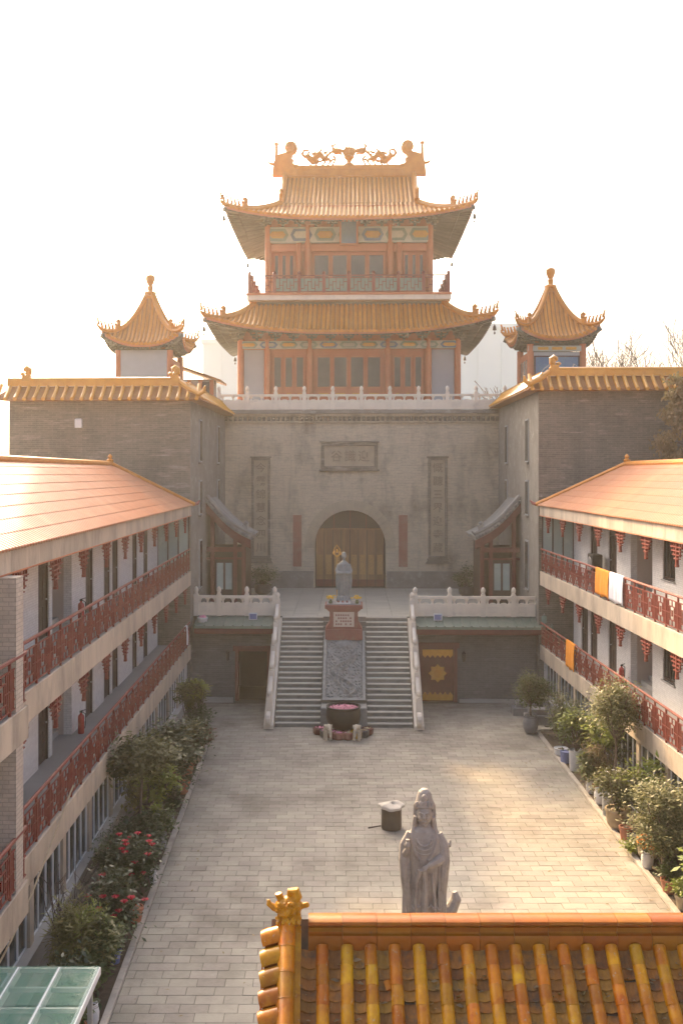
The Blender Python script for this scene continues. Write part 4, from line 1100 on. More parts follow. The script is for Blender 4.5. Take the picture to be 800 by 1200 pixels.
leafset(-5.05, -2.85, PB + .5, 18.75, 3, yd); leafset(-2.2, 2.2, PB + .5, 18.75, 4, yd); leafset(2.85, 4.9, PB + .5, 18.75, 3, yd)
def paint_band(z0, z1, hw, hd, nx):
    """beam painted in lozenge panels"""
    ob('architrave', MB().box(-hw, -hd, z0, hw, -hd + .25, z1).box(-hw, hd - .25, z0, hw, hd, z1).box(-hw, -hd + .25, z0, -hw + .25, hd - .25, z1).box(hw - .25, -hd + .25, z0, hw, hd - .25, z1), hall, O, mat='frieze')
    L = 2 * hw / nx; zm, hh = (z0 + z1) / 2, (z1 - z0) / 2 * .8
    for k in range(nx):
        c = -hw + L * (k + .5); q = L * .46
        lz = [(c - q, zm), (c - q * .72, zm + hh), (c + q * .72, zm + hh), (c + q, zm), (c + q * .72, zm - hh), (c - q * .72, zm - hh)]
        o = ob('painted_panel', MB().prism(lz, XZ, -hd - .02, -hd + .01), hall, O, mat=('teal', 'blue', 'teal')[k % 3])
        l2 = [(c + (p - c) * .72, zm + (r - zm) * .55) for p, r in lz]; ob('gilt_panel', MB().prism(l2, XZ, -hd - .035, -hd - .021), o, mat=('gold', 'frieze')[k % 2])
paint_band(19.15, 19.65, hw1 - .1, hd1 - .05, 11)
dougong(hall, O, hw1 - .1, hd1 - .1, 19.68, 12, 9, .85)
hip_roof(hall, O, 8.85, 8.1, 20.0, 22.15, 6.2, 5.6, .95, .30, .10, hw1 - .2, hd1 - .2, 20.45, conc=.55, ext=.035, nb=5, bs=1.1)
# balcony
BW, BD, ZBk = 6.62, 6.45, 22.72
ob('waist_beam', MB().box(-6.1, -5.7, 21.9, 6.1, 5.7, 22.3), hall, O, mat='soffit')
bal = ob('balcony', MB().box(-BW, -BD, 22.28, BW, BD, ZBk), hall, O, mat='marble')
ob('edge_trim', MB().box(-BW - .06, -BD - .06, ZBk - .12, BW + .06, BD + .06, ZBk + .02), bal, mat='timber')
PM = MB().box(-.1, -.1, 0, .1, .1, 1.25).lathe([(.07, 0), (.12, .06), (.1, .14), (.02, .22)], (0, 0, 1.25), 8).mesh('post', 'red')
def lattice(L, mat):
    b = MB(); t = .045
    for z in (.12, 1.02): b.box(0, -t / 2, z - t / 2, L, t / 2, z + t / 2)
    b.box(0, -.06, 1.12, L, .06, 1.2)
    n = 6
    for k in range(1, n):
        x = L * k / n; b.box(x - t / 2, -t / 2 + .002, .12 + (.2 if k % 2 else 0), x + t / 2, t / 2 - .002, 1.02 - (0 if k % 2 else .2))
    for k in range(n):
        z = .32 + .22 * (k % 3); b.box(L * k / n, -t / 2 + .004, z - t / 2, L * (k + 1) / n, t / 2 - .004, z + t / 2)
    return b.mesh('railing_panel', mat)
nb_ = 8; LB = 2 * (BW - .15) / nb_
LAT = lattice(LB - .22, 'red'); BOARD = MB().box(0, .02, .16, LB - .22, .04, .98).mesh('panel_board', 'teal')
for sgn in (-1, 1):
    for k in range(nb_ + 1):
        x = -BW + .15 + k * LB
        ob('post', PM, bal, (x, sgn * (BD - .15), ZBk))
        if k < nb_:
            r = ob('railing_panel', LAT, bal, (x + .11, sgn * (BD - .15), ZBk))
            if sgn < 0 and k not in (0, nb_ - 1): ob('panel_board', BOARD, bal, (x + .11, sgn * (BD - .15), ZBk))
    LS = 2 * (BD - .15) / nb_; LT2 = lattice(LS - .22, 'red')
    for k in range(nb_):
        y = -BD + .15 + k * LS
        if k: ob('post', PM, bal, (sgn * (BW - .15), y, ZBk))
        ob('railing_panel', LT2, bal, (sgn * (BW - .15), y + .11, ZBk), pi / 2)
# upper storey
hw2, hd2 = 5.6, 4.8
cx2 = [-5.4, -2.75, 2.75, 5.4]
for x in cx2:
    for y in (-hd2 + .2, hd2 - .2): xcol(x, y, .22, ZBk, 27.6)
for x in (-3.35, 3.35): xcol(x, -hd2 + .22, .2, ZBk, 26.4)
for y in (-1.6, 1.6):
    for x in (-5.4, 5.4): xcol(x, y, .22, ZBk, 27.6)
ob('upper_core', MB().box(-hw2 + .35, -hd2 + .5, ZBk, hw2 - .35, hd2 - .4, 29.0), hall, O, mat='timber')
leafset(-5.1, -3.6, ZBk + .05, 25.75, 3, -hd2 + .38); leafset(-2.45, 2.45, ZBk + .05, 25.75, 4, -hd2 + .38); leafset(3.6, 5.1, ZBk + .05, 25.75, 3, -hd2 + .38)
ob('upper_beam', MB().box(-hw2 + .1, -hd2 + .2, 25.85, hw2 - .1, -hd2 + .42, 26.3), hall, O, mat='timber')
paint_band(26.4, 27.45, hw2 - .05, hd2 - .05, 7)
pq = ob('name_board', MB().box(-.5, -hd2 - .32, 26.25, .5, -hd2 - .2, 27.7), hall, O, mat='blue')
ob('frame', MB().box(-.62, -hd2 - .36, 26.13, -.5, -hd2 - .18, 27.82).box(.5, -hd2 - .36, 26.13, .62, -hd2 - .18, 27.82).box(-.5, -hd2 - .358, 27.7, .5, -hd2 - .18, 27.82).box(-.5, -hd2 - .358, 26.13, .5, -hd2 - .18, 26.25), pq, mat='timber')
dougong(hall, O, hw2 - .1, hd2 - .1, 27.5, 10, 8, .95)
# hipped skirt of the upper roof, then the gabled top
GW, GD, ZG, ZRG = 4.6, 3.75, 29.25, 32.2
hip_roof(hall, O, 7.8, 7.1, 27.5, ZG, GW, GD, .75, .30, .10, hw2 - .2, hd2 - .2, 28.2, conc=.6, ext=.03, nb=6, bs=1.1)
gr = MB()
pf = lambda t: ZG + (ZRG - ZG) * (.78 * t + .22 * t * t)
for sgn in (-1, 1):
    gr.grid(lambda u, v, q=sgn: ((u * 2 - 1) * (GW + .15), q * GD * (1 - v), pf(v)), 2, 10)
gr.add([(s * (GW - .1), -GD * (1 - t), pf(t) - .05) for s in (-1,) for t in (0, .5, 1)] + [(-GW + .1, GD * .5, pf(.5) - .05), (-GW + .1, GD, ZG - .05)], [(0, 1, 2, 3, 4)])
gr.add([(s * (GW - .1), -GD * (1 - t), pf(t) - .05) for s in (1,) for t in (0, .5, 1)] + [(GW - .1, GD * .5, pf(.5) - .05), (GW - .1, GD, ZG - .05)], [(0, 1, 2, 3, 4)])
groof_ = ob('gable_roof', gr.mesh('gable_roof', 'pdeck', fix=False), hall, O)
rows = MB()
n = int(2 * GW / .30)
for sgn in (-1, 1):
    for k in range(n + 1):
        x = -GW + .1 + k * (2 * GW - .2) / n
        h = half_tube([(x, sgn * GD * (1 - t) * 1.02, pf(t) + .0) for t in [i / 8 for i in range(9)]], .1, cap=False); rows.add(h.v, h.f)
ob('tile_rows', rows.mesh('tile_rows', 'ptile', True, fix=False), groof_, kind='stuff')
for s in (-1, 1):
    for q in (-1, 1):
        pts = [(s * GW, q * GD * 1.04 * (1 - t), pf(t) + .18) for t in [i / 8 for i in range(9)]]
        ob('verge_ridge', MB().tube(pts, .2, 8).tube([(p[0], p[1], p[2] + .22) for p in pts], .13, 6), groof_, mat='ptile', smooth=True)
        ob('verge_ornament', owl_ornament(1.0), groof_, (s * GW, q * GD * 1.03, ZG + .3), s * q * pi / 2, mat='ptile', smooth=True)
    ob('gable_board', MB().prism([(-GD, ZG + .1), (0, ZRG + .05), (GD, ZG + .1), (GD, ZG - .3), (0, ZRG - .45), (-GD, ZG - .3)], YZ, s * (GW + .02), s * (GW + .12)), groof_, mat='timber')
ob('main_ridge', MB().box(-GW - .1, -.2, ZRG - .1, GW + .1, .2, ZRG + .62).box(-GW - .12, -.26, ZRG + .02, GW + .12, .26, ZRG + .14).box(-GW - .12, -.25, ZRG + .50, GW + .12, .25, ZRG + .68).tube([(-GW, 0, ZRG + .72), (GW, 0, ZRG + .72)], .14, 8), groof_, mat='ptile')
# ridge-end dragons: gaping head, body block, coiled tail and sword hilt
def chiwen(s):
    b = MB(); prof = [(-1.35, -.3), (.75, -.3), (.82, .12), (.55, .2), (.72, .45), (.45, .6), (.55, .85), (.28, .95), (.45, 1.15), (.5, 1.45), (.25, 1.62), (-.2, 1.35), (-.5, 1.3), (-.95, 1.18), (-1.2, .7)]
    b.prism([(p * .72, q * .95) for p, q in prof], XZ, -.22, .22)
    pts = []
    for k in range(11):
        a = -1.9 + k * .5; r = .42 - .028 * k; pts.append((.12 + r * cos(a), 0, 1.72 + r * sin(a) * 1.1))
    b.tube(pts, [.26 - .012 * k for k in range(11)], 8); b.ball((.12, 0, 1.72), (.32, .2, .38))
    b.tube([(-.72, 0, .9), (-.72, 0, 1.85)], [.11, .09], 8); b.lathe([(.08, 0), (.16, .05), (.16, .14), (.06, .2)], (-.72, 0, 1.85), 8)
    b.tube([(-.8, 0, .55), (-1.1, 0, .6), (-1.3, 0, .75)], [.12, .09, .03], 6); b.ball((.5, 0, .35), (.3, .26, .2))
    if s < 0: b.xf(Matrix.Scale(1, 4))
    return b
for s in (-1, 1):
    b = chiwen(1)
    if s > 0: b.xf(Matrix.Rotation(pi, 4, 'Z'))
    b.xf(Matrix.Diagonal((1.12, 1.2, 1.05, 1))); ob('ridge_dragon_head', b, groof_, (s * (GW - .2), 0, ZRG + .35), mat='ptile', smooth=True)
def dragon(s):
    b = MB(); n = 44; pts = []; rs = []
    for k in range(n + 1):
        f = k / n; x = -1.0 + 1.75 * f + .10 * sin(f * 4.6 * pi * 2); z = .40 + .26 * sin(f * 4.6 * pi + .5) + .30 * f
        pts.append((x, 0, z)); rs.append(.08 + .13 * sin(pi * min(1, f * 1.2 + .1)) ** .6)
    b.tube(pts, rs, 8)
    b.ball((.92, 0, .90), (.28, .17, .22)); b.tube([(1.05, 0, .95), (1.36, 0, .9)], [.15, .09], 6); b.tube([(1.02, 0, .82), (1.28, 0, .68)], [.10, .06], 6)
    for dz in (0, .1): b.tube([(.84, 0, 1.0), (.6, 0, 1.18 + dz), (.95 + dz, 0, 1.36 + dz)], [.08, .06, .02], 5)
    for x, z in ((-.75, .3), (-.35, .45), (.05, .4), (.4, .45), (.7, .6)): b.tube([(x, 0, z), (x + .16, 0, z - .2), (x - .02, 0, .02), (x + .18, 0, -.03)], [.09, .08, .065, .05], 5)
    b.tube([(-1.0, 0, .5), (-1.22, 0, .75), (-1.08, 0, 1.0), (-.82, 0, .95), (-.85, 0, .78)], [.09, .10, .09, .06, .02], 6)
    for k in range(2, n, 2): p = pts[k]; b.prism([(p[0] - .07, p[2] + rs[k] * .7), (p[0] + .07, p[2] + rs[k] * .7), (p[0] - .03, p[2] + rs[k] + .13)], XZ, -.025, .025)
    for x, z in ((-.55, .75), (.2, .8), (-.1, .25), (.55, .3)): b.ball((x, 0, z), (.13, .06, .09)); b.ball((x + .14, 0, z + .07), (.09, .05, .07))
    if s > 0: b.xf(Matrix.Rotation(pi, 4, 'Z'))
    return b
for s in (-1, 1): ob('ridge_dragon', dragon(s), groof_, (s * 1.95, 0, ZRG + .82), sc=(1.15, 1.3, 1.12), mat='ptile', smooth=True)
fl_ = MB().lathe([(.3, 0), (.34, .1), (.14, .2), (.2, .36), (.34, .5), (.36, .62), (.2, .72)], n=10)
for k in range(7):
    a = (k - 3) * .33; fl_.tube([(.25 * sin(a), 0, .65), (.5 * sin(a), 0, .95 + .12 * cos(a)), (.42 * sin(a) + .05, 0, 1.15 + .5 * cos(a * 1.4))], [.14, .11, .02], 6)
ob('flame_finial', fl_, groof_, (0, 0, ZRG + .8), mat='ptile', smooth=True)

# ------------------------------------------------------------------ corner pavilions on the towers
def pavilion(uc, lab, solid, zoff, group=None):
    base = 15.05 + zoff
    t = gthing('corner_pavilion', lab, 'pavilion', uc, 59.6, base)
    o = (0, 0, -base)
    bw_, bd_ = 1.5, 1.75
    zt = 18.2 + zoff
    for x in (-bw_, bw_):
        for y in (-bd_, bd_): ob('column', MB().lathe([(.2, base), (.19, zt)], (x, y, 0), 10), t, o, mat='timber', smooth=True)
    if solid:
        ob('wall', MB().box(-bw_ - .1, -bd_ - .12, base, bw_ + .1, -bd_ + .1, zt), t, o, mat='greyw'); ob('wall', MB().box(-bw_ - .1, -bd_ + .1, base, -bw_ + .1, bd_, zt), t, o, mat='greyw')
    else:
        ob('wall', MB().box(-bw_ + .1, -bd_ + .0, base, bw_ - .1, -bd_ + .1, zt - .45), t, o, mat='greyw')
        p = ob('painted_panel', MB().box(-bw_ + .28, -bd_ - .05, base + .1, bw_ - .28, -bd_ - .002, zt - .75), t, o, mat='blue', label='blue painted panel of a dragon in clouds')
        ob('frame', MB().box(-bw_ + .2, -bd_ - .08, base + .05, -bw_ + .28, -bd_ - .002, zt - .67).box(bw_ - .28, -bd_ - .08, base + .05, bw_ - .2, -bd_ - .002, zt - .67).box(-bw_ + .28, -bd_ - .079, zt - .75, bw_ - .28, -bd_ - .002, zt - .67), p, mat='brown')
        b = MB()
        for k in range(7):
            x0 = -.9 + .28 * k; b.tube([(x0, -bd_ - .06, base + 1.5 + .3 * sin(k * 2.1)), (x0 + .2, -bd_ - .06, base + 1.75 + .25 * sin(k * 1.3)), (x0 + .36, -bd_ - .06, base + 1.6 + .3 * cos(k))], [.03, .05, .02], 5)
        ob('painted_branch', b, p, mat='greyw')
        ob('architrave', MB().box(-bw_ - .15, -bd_ - .14, zt - .42, bw_ + .15, -bd_ + .1, zt - .1), t, o, mat='frieze')
        for k in range(3): ob('gilt_panel', MB().box(-1.1 + k * .8, -bd_ - .165, zt - .34, -.5 + k * .8, -bd_ - .141, zt - .18), t, o, mat='gold')
    for s in (-1, 1):
        if solid and s < 0: continue
        d = ob('side_screen', MB().box(s * bw_ - .04, -bd_ + .35, base, s * bw_ + .04, bd_ - .3, zt - .4), t, o, mat='timber')
        for k in range(3): ob('pane', MB().box(s * bw_ - .055, -bd_ + .5 + k * .95, base + 1.0, s * bw_ + .055, -bd_ + 1.2 + k * .95, zt - .8), d, mat='bglass')
    ob('ceiling', MB().box(-bw_, -bd_ + .12, zt - .05, bw_, bd_, zt + .1), t, o, mat='soffit')
    dougong(t, o, bw_, bd_, zt - .05, 4, 4, .7)
    rf = hip_roof(t, o, 2.22, 2.4, 18.5 + zoff, 21.7 + zoff, .16, .16, .75, .24, .085, bw_, bd_, zt + .35, conc=.16, ext=.05, nb=5, bs=.95, tile='ptile', pw=2.6, bells=False, hr=.11)
    ob('finial', MB().lathe([(.3, -.2), (.34, -.05), (.22, .0), (.36, .1), (.36, .2), (.14, .28), (.17, .55), (.12, .6), (.19, .72), (.27, .95), (.27, 1.15), (.19, 1.24), (.05, 1.28)], (0, 0, 21.7 + zoff), 12), rf, mat='ptile', smooth=True)
    return t
pL = pavilion(-12.15, 'corner pavilion with plain pale wall and pyramid roof above lamp-lit tower', True, -.05)
pL['label'] = 'small pyramid-roofed pavilion whose front is a plain pale wall'
pR = pavilion(11.75, 'small pyramid-roofed pavilion with blue painted panel on its front', False, .22)
# low lean-to beside the plain pavilion
ln = gthing('lean_to', 'low orange lean-to with sloping eave behind the plain-walled pavilion', 'lean-to', -9.2, 62.5, 14.8)
ob('roof', MB().add([(-2.4, -.8, 3.2), (1.0, -.8, 2.0), (1.0, 2.2, 2.0), (-2.4, 2.2, 3.2), (-2.4, -.8, 3.05), (1.0, -.8, 1.85), (1.0, 2.2, 1.85), (-2.4, 2.2, 3.05)], [(0, 1, 2, 3), (4, 7, 6, 5), (0, 4, 5, 1), (1, 5, 6, 2), (3, 2, 6, 7), (0, 3, 7, 4)]), ln, mat='pdeck')
for x in (-1.0, -.3, .4): ob('post', MB().box(x - .12, -.5, 0, x + .12, -.3, 2.0), ln, mat='timber')
ob('window', MB().box(-.18, -.42, .4, .28, -.36, 1.9), ln, mat='bglass'); ob('back_wall', MB().box(-2.2, .2, 0, .6, .35, 2.1), ln, mat='greyw')

# ------------------------------------------------------------------ stone figures
def robe(b, rings, n=40, folds=(), seed=0):
    """draped body: rings of (z, half width, half depth, x shift, y shift); folds of (count, depth, phase, drift)"""
    k = len(b.v)
    for (z, hx, hy, ox, oy) in rings:
        for j in range(n):
            a = 2 * pi * j / n
            f = 1 + sum(d * sin(c * a + ph + dr * z) for c, d, ph, dr in folds) * min(1, max(0, 1.2 - z / rings[-1][0]))
            b.v.append((ox + hx * cos(a) * f, oy + hy * sin(a) * f, z))
    for i in range(len(rings) - 1):
        for j in range(n):
            q = (j + 1) % n; b.f.append((k + i * n + j, k + i * n + q, k + (i + 1) * n + q, k + (i + 1) * n + j))
    b.f.append(tuple(k + j for j in range(n))[::-1]); b.f.append(tuple(k + (len(rings) - 1) * n + j for j in range(n)))
def face(b, c, s):
    """head with brow, nose, cheeks, lips, chin and ears, looking along -y"""
    x, y, z = c
    b.ball((x, y, z), (.115 * s, .135 * s, .165 * s), 16, 12)
    b.ball((x, y - .035 * s, z - .085 * s), (.085 * s, .09 * s, .085 * s), 12, 8)
    b.tube([(x, y - .13 * s, z + .03 * s), (x, y - .155 * s, z - .03 * s), (x, y - .14 * s, z - .045 * s)], [.014 * s, .024 * s, .018 * s], 6)
    for q in (-1, 1):
        b.ball((x + q * .05 * s, y - .095 * s, z - .04 * s), (.045 * s, .035 * s, .045 * s), 8, 6)
        b.tube([(x + q * .085 * s, y - .1 * s, z + .035 * s), (x + q * .045 * s, y - .128 * s, z + .045 * s), (x + q * .012 * s, y - .13 * s, z + .032 * s)], .012 * s, 5)
        b.ball((x + q * .045 * s, y - .118 * s, z + .012 * s), (.026 * s, .016 * s, .012 * s), 8, 5)
        b.ball((x + q * .118 * s, y + .005 * s, z - .03 * s), (.016 * s, .03 * s, .065 * s), 8, 6)
    b.ball((x, y - .125 * s, z - .085 * s), (.035 * s, .016 * s, .011 * s), 8, 5); b.ball((x, y - .122 * s, z - .1 * s), (.028 * s, .016 * s, .012 * s), 8, 5)
    b.ball((x, y - .105 * s, z - .145 * s), (.036 * s, .03 * s, .028 * s), 8, 6)
def hand(b, w, d, s, up=Vector((0, 0, 1)), curl=.5):
    """palm, four bent fingers and a thumb from wrist w along d"""
    w = Vector(w); d = Vector(d).normalized(); sd_ = d.cross(up).normalized(); nn = sd_.cross(d)
    b.tube([w - d * .03 * s, w + d * .05 * s, w + d * .1 * s], [.035 * s, .045 * s, .04 * s], 8)
    for k in range(4):
        o = w + d * .095 * s + sd_ * (k - 1.5) * .021 * s; L = (.085, .1, .095, .075)[k] * s
        b.tube([o, o + d * L * .5 - nn * L * .18 * curl, o + d * L * .85 - nn * L * .6 * curl], [.0125 * s, .012 * s, .008 * s], 6)
    o = w + d * .035 * s - sd_ * .042 * s; b.tube([o, o + d * .05 * s - sd_ * .028 * s, o + d * .09 * s - sd_ * .02 * s - nn * .02 * s], [.015 * s, .013 * s, .009 * s], 6)

# Guanyin in the courtyard, seen from the front
SXY = (2.04, 20.0); PZ = 2.08
ped = thing('statue_pedestal', 'tall stone pedestal under the hooded grey statue behind the glazed gate roof', 'pedestal', (SXY[0], SXY[1], 0))
ob('plinth', MB().bev(-.85, -.85, -.01, .85, .85, .35, .03), ped, mat='stone'); ob('shaft', MB().bev(-.46, -.46, .35, .46, .46, 1.7, .02), ped, mat='stone'); ob('cap', MB().bev(-.5, -.5, 1.7, .5, .5, 1.86, .03), ped, mat='stone')
lot = MB()
for k in range(14):
    a = 2 * pi * k / 14; lot.tube([(.3 * cos(a), .3 * sin(a), 1.86), (.42 * cos(a), .38 * sin(a), 1.92), (.43 * cos(a), .38 * sin(a), 1.99)], [.08, .09, .03], 6)
lot.lathe([(.36, 1.86), (.42, 1.95), (.38, PZ)], n=18); ob('lotus_base', lot, ped, mat='stone', smooth=True)
b = MB()
robe(b, [(0, .36, .30, -.02, 0), (.12, .37, .31, -.02, 0), (.5, .345, .28, -.02, 0), (.9, .36, .27, 0, 0), (1.2, .40, .27, 0, 0), (1.4, .40, .25, 0, 0), (1.6, .345, .215, 0, 0), (1.72, .27, .18, 0, 0), (1.80, .15, .12, 0, .0), (1.9, .085, .085, 0, -.01)],
     n=64, folds=((7, .035, .5, 1.2), (13, .022, 1.1, -2.0), (21, .012, 0, 3)))
# sleeves and hem sweeping to one side
for q in (-1, 1):
    b.tube([(q * .26, -.02, 1.66), (q * .37, -.05, 1.42), (q * .40, -.13, 1.16), (q * .38, -.16, .85), (q * .35, -.12, .45), (q * .33, -.08, .08)], [.10, .125, .11, .10, .085, .06], 10)
    for k in range(4): b.tube([(q * (.30 + .03 * k), -.20 + .02 * k, 1.1), (q * (.29 + .04 * k), -.21 + .015 * k, .6), (q * (.27 + .05 * k), -.2, .05)], [.022, .026, .03], 6)
b.tube([(.15, .0, .06), (.38, .0, .08), (.55, .0, .18), (.63, .02, .36), (.6, .02, .50)], [.15, .15, .13, .11, .05], 10)
b.tube([(.35, -.08, .05), (.52, -.08, .14), (.56, -.05, .34)], [.06, .06, .03], 8)
b.ball((.46, .03, 1.43), (.07, .06, .05)); b.tube([(.4, .02, 1.38), (.5, .04, 1.42), (.52, .04, 1.52)], [.05, .045, .02], 6)
# veil, collar bands, necklace
b.tube([(-.17, -.04, 2.0), (-.20, -.03, 1.8), (-.24, -.12, 1.6), (-.2, -.22, 1.35), (-.08, -.27, 1.2)], [.05, .055, .05, .04, .03], 8)
b.tube([(.17, -.04, 2.0), (.20, -.03, 1.8), (.24, -.12, 1.6), (.2, -.22, 1.35), (.08, -.27, 1.2)], [.05, .055, .05, .04, .03], 8)
for k, r in enumerate((.15, .19, .23, .27)):
    b.tube([(r * sin(a) * .8, -.16 - .035 * k - .05 * cos(a), 1.70 - .07 * k - .16 * cos(a)) for a in [(-1.4 + i * .28) for i in range(11)]], .014, 5)
# forearms and hands: one raised with a vase, one lowered with a bottle
b.tube([(-.38, -.1, 1.25), (-.36, -.22, 1.32), (-.33, -.30, 1.42)], [.09, .07, .05], 8); hand(b, (-.33, -.30, 1.42), (.05, -.1, 1), 1.0, Vector((0, -1, 0)), .5)
b.lathe([(.035, 0), (.06, .05), (.05, .1), (.025, .14), (.045, .18)], (-.32, -.36, 1.46), 8)
b.tube([(.37, -.12, 1.22), (.22, -.27, 1.17), (.08, -.34, 1.12)], [.11, .085, .05], 8); hand(b, (.08, -.34, 1.12), (-1, -.25, -.45), 1.05, Vector((0, -.3, 1)), .7)
b.tube([(-.08, -.38, 1.06), (-.1, -.39, .95), (-.15, -.40, .83)], [.05, .04, .028], 8)
# front panels and knotted sash
b.tube([(0, -.28, 1.05), (.02, -.30, .6), (0, -.30, .1)], [.05, .06, .08], 8); b.tube([(-.14, -.27, .95), (-.16, -.29, .5), (-.2, -.29, .06)], [.03, .035, .045], 6); b.tube([(.15, -.26, .95), (.2, -.29, .5), (.24, -.28, .06)], [.03, .035, .045], 6)
for k in range(6): b.tube([(-.26 + .1 * k, -.29, .36 - .02 * abs(k - 2.5)), (-.21 + .1 * k, -.325, .30 - .02 * abs(k - 2.5)), (-.16 + .1 * k, -.29, .36 - .02 * abs(k - 2.5))], .022, 5)
face(b, (0, -.05, 2.06), 1.28)
# hood and tall crown
b.tube([(-.15, .04, 1.76), (-.185, .03, 1.98), (-.175, .03, 2.2), (-.1, .03, 2.36), (.1, .03, 2.36), (.175, .03, 2.2), (.185, .03, 1.98), (.15, .04, 1.76)], .05, 8); b.ball((0, .08, 2.1), (.19, .14, .26), 14, 10)
b.lathe([(.165, 0), (.18, .05), (.165, .14), (.15, .22), (.12, .30), (.07, .35), (.02, .365)], (0, .02, 2.18), 18)
for k in range(-2, 3): b.ball((.075 * k, -.155 + .014 * k * k, 2.27 - .008 * k * k), (.042, .035, .075), 8, 6)
b.tube([(-.17, -.06, 2.2), (-.1, -.15, 2.215), (0, -.175, 2.22), (.1, -.15, 2.215), (.17, -.06, 2.2)], .022, 6)
b.ball((0, -.13, 2.39), (.055, .045, .08), 8, 6)
st = ob('statue', sculpt(b, 'statue', 'statue', .009, 0), None, (SXY[0], SXY[1], PZ), -.12)
tag(st, 'tall grey stone statue in hooded crown and long robes with sweeping hem', 'statue')

# pale monk before the stairs' head, on a red pedestal
MU, MV = SX - .03, 46.95
t = gthing('red_pedestal', 'red-brown pedestal with pale inscribed panel at the head of the stairs', 'pedestal', MU, MV, 3.2)
ob('base', MB().bev(-.86, -.6, 0, .86, .6, .5, .03), t, mat='wallred')
ob('shaft', MB().prism([(-.86, .5), (.86, .5), (.66, .78), (.66, 1.3), (.84, 1.46), (-.84, 1.46), (-.66, 1.3), (-.66, .78)], XZ, -.55, .55), t, mat='wallred')
ob('top_slab', MB().bev(-.88, -.68, 1.46, .88, .68, 1.64, .02), t, mat='wallred'); ob('offering_ledge', MB().box(-.8, -.6, 1.641, .8, .6, 1.67), t, mat='stone')
ip = ob('inscription_panel', MB().box(-.48, -.60, .62, .48, -.551, 1.30), t, mat='inscr')
lb = MB()
for r in range(4):
    for c in range(7):
        if random.random() < .8: lb.box(-.38 + c * .11, -.604, .70 + r * .14, -.31 + c * .11, -.6005, .78 + r * .14)
ob('carved_lines', lb, ip, mat='wallred')
b = MB()
robe(b, [(.3, .30, .24, 0, 0), (.45, .30, .24, 0, 0), (.9, .29, .22, 0, 0), (1.3, .32, .22, 0, 0), (1.6, .34, .21, 0, 0), (1.8, .30, .18, 0, 0), (1.9, .2, .13, 0, 0), (1.97, .09, .09, 0, 0), (2.05, .08, .08, 0, 0)], n=40, folds=((8, .05, .3, .8), (15, .025, 0, -2)))
for q in (-1, 1):
    b.tube([(q * .27, 0, 1.8), (q * .37, -.04, 1.5), (q * .33, -.2, 1.38), (q * .1, -.27, 1.42)], [.1, .12, .11, .06], 8); b.tube([(q * .35, -.12, 1.4), (q * .36, -.14, 1.0), (q * .37, -.1, .6)], [.09, .1, .05], 8)
    b.tube([(q * .12, -.2, 1.85), (q * .05, -.24, 1.6), (q * -.05, -.26, 1.5)], [.03, .03, .03], 6)
b.ball((0, -.29, 1.43), (.1, .06, .07)); b.tube([(0, -.25, 1.4), (0, -.27, .9), (0, -.27, .4)], [.05, .06, .07], 8)
face(b, (0, -.02, 2.2), 1.0); b.ball((0, .0, 2.24), (.125, .14, .15), 12, 10)
for k in range(12):
    a = 2 * pi * k / 12; b.tube([(.25 * cos(a), .25 * sin(a), .05), (.36 * cos(a), .33 * sin(a), .14), (.36 * cos(a), .33 * sin(a), .3)], [.08, .1, .03], 6)
b.lathe([(.3, 0), (.36, .08), (.3, .3)], n=16)
b.xf(Matrix.Diagonal((.86, .86, 1, 1)))
mk = ob('statue', sculpt(b, 'statue', 'monk', .022, 1), None, G(MU, MV + .05, 4.872), GR); tag(mk, 'pale grey stone monk statue on the red pedestal above the stairs', 'statue')
sf = gthing('staff', 'gilded ringed staff standing behind the pale monk statue', 'staff', MU - .33, MV + .42, 4.872)
ob('pole', MB().tube([(0, 0, 0), (0, 0, 2.2)], .018, 6), sf, mat='gold')
hd_ = MB().tube([(.0, 0, 2.1), (.14, 0, 2.25), (.15, 0, 2.45), (0, 0, 2.68), (-.15, 0, 2.45), (-.14, 0, 2.25), (0, 0, 2.1)], .028, 6)
for q in (-1, 1): hd_.tube([(q * .14 + .06 * cos(a * .8), .0, 2.3 + .07 * sin(a * .8)) for a in range(9)], .014, 5)
hd_.ball((0, 0, 2.4), (.06, .04, .09)); ob('ringed_head', hd_, sf, mat='gold', smooth=True)
def posy(x, lab):
    f = gthing('flower_vase', lab, 'flower vase', MU + x, MV - .35, 4.872, 'flower vases on the red pedestal')
    ob('vase', MB().lathe([(.06, 0), (.1, .06), (.06, .15), (.08, .18)], n=8), f, mat='leaf_mid')
    bl = MB()
    for k in range(26): bl.ball((random.gauss(0, .11), random.gauss(0, .08), .24 + abs(random.gauss(0, .06))), random.uniform(.03, .05), 5, 3)
    ob('blossoms', bl, f, mat='yellowf', kind='stuff')
posy(-.62, 'vase of yellow flowers at the monk statue, below the gilded staff'); posy(.62, 'vase of yellow flowers at the monk statue, opposite the gilded staff')
of = gthing('offering_tray', 'low tray of small offerings at the feet of the monk statue', 'tray', MU, MV - .42, 4.872)
ob('tray', MB().bev(-.32, -.1, 0, .32, .1, .05, .01), of, mat='porc')
for k in range(6): ob('cup', MB().lathe([(.025, 0), (.04, .07), (.035, .09)], (-.25 + .1 * k, 0, .05), 8), of, mat=('wallred', 'porc')[k % 2])

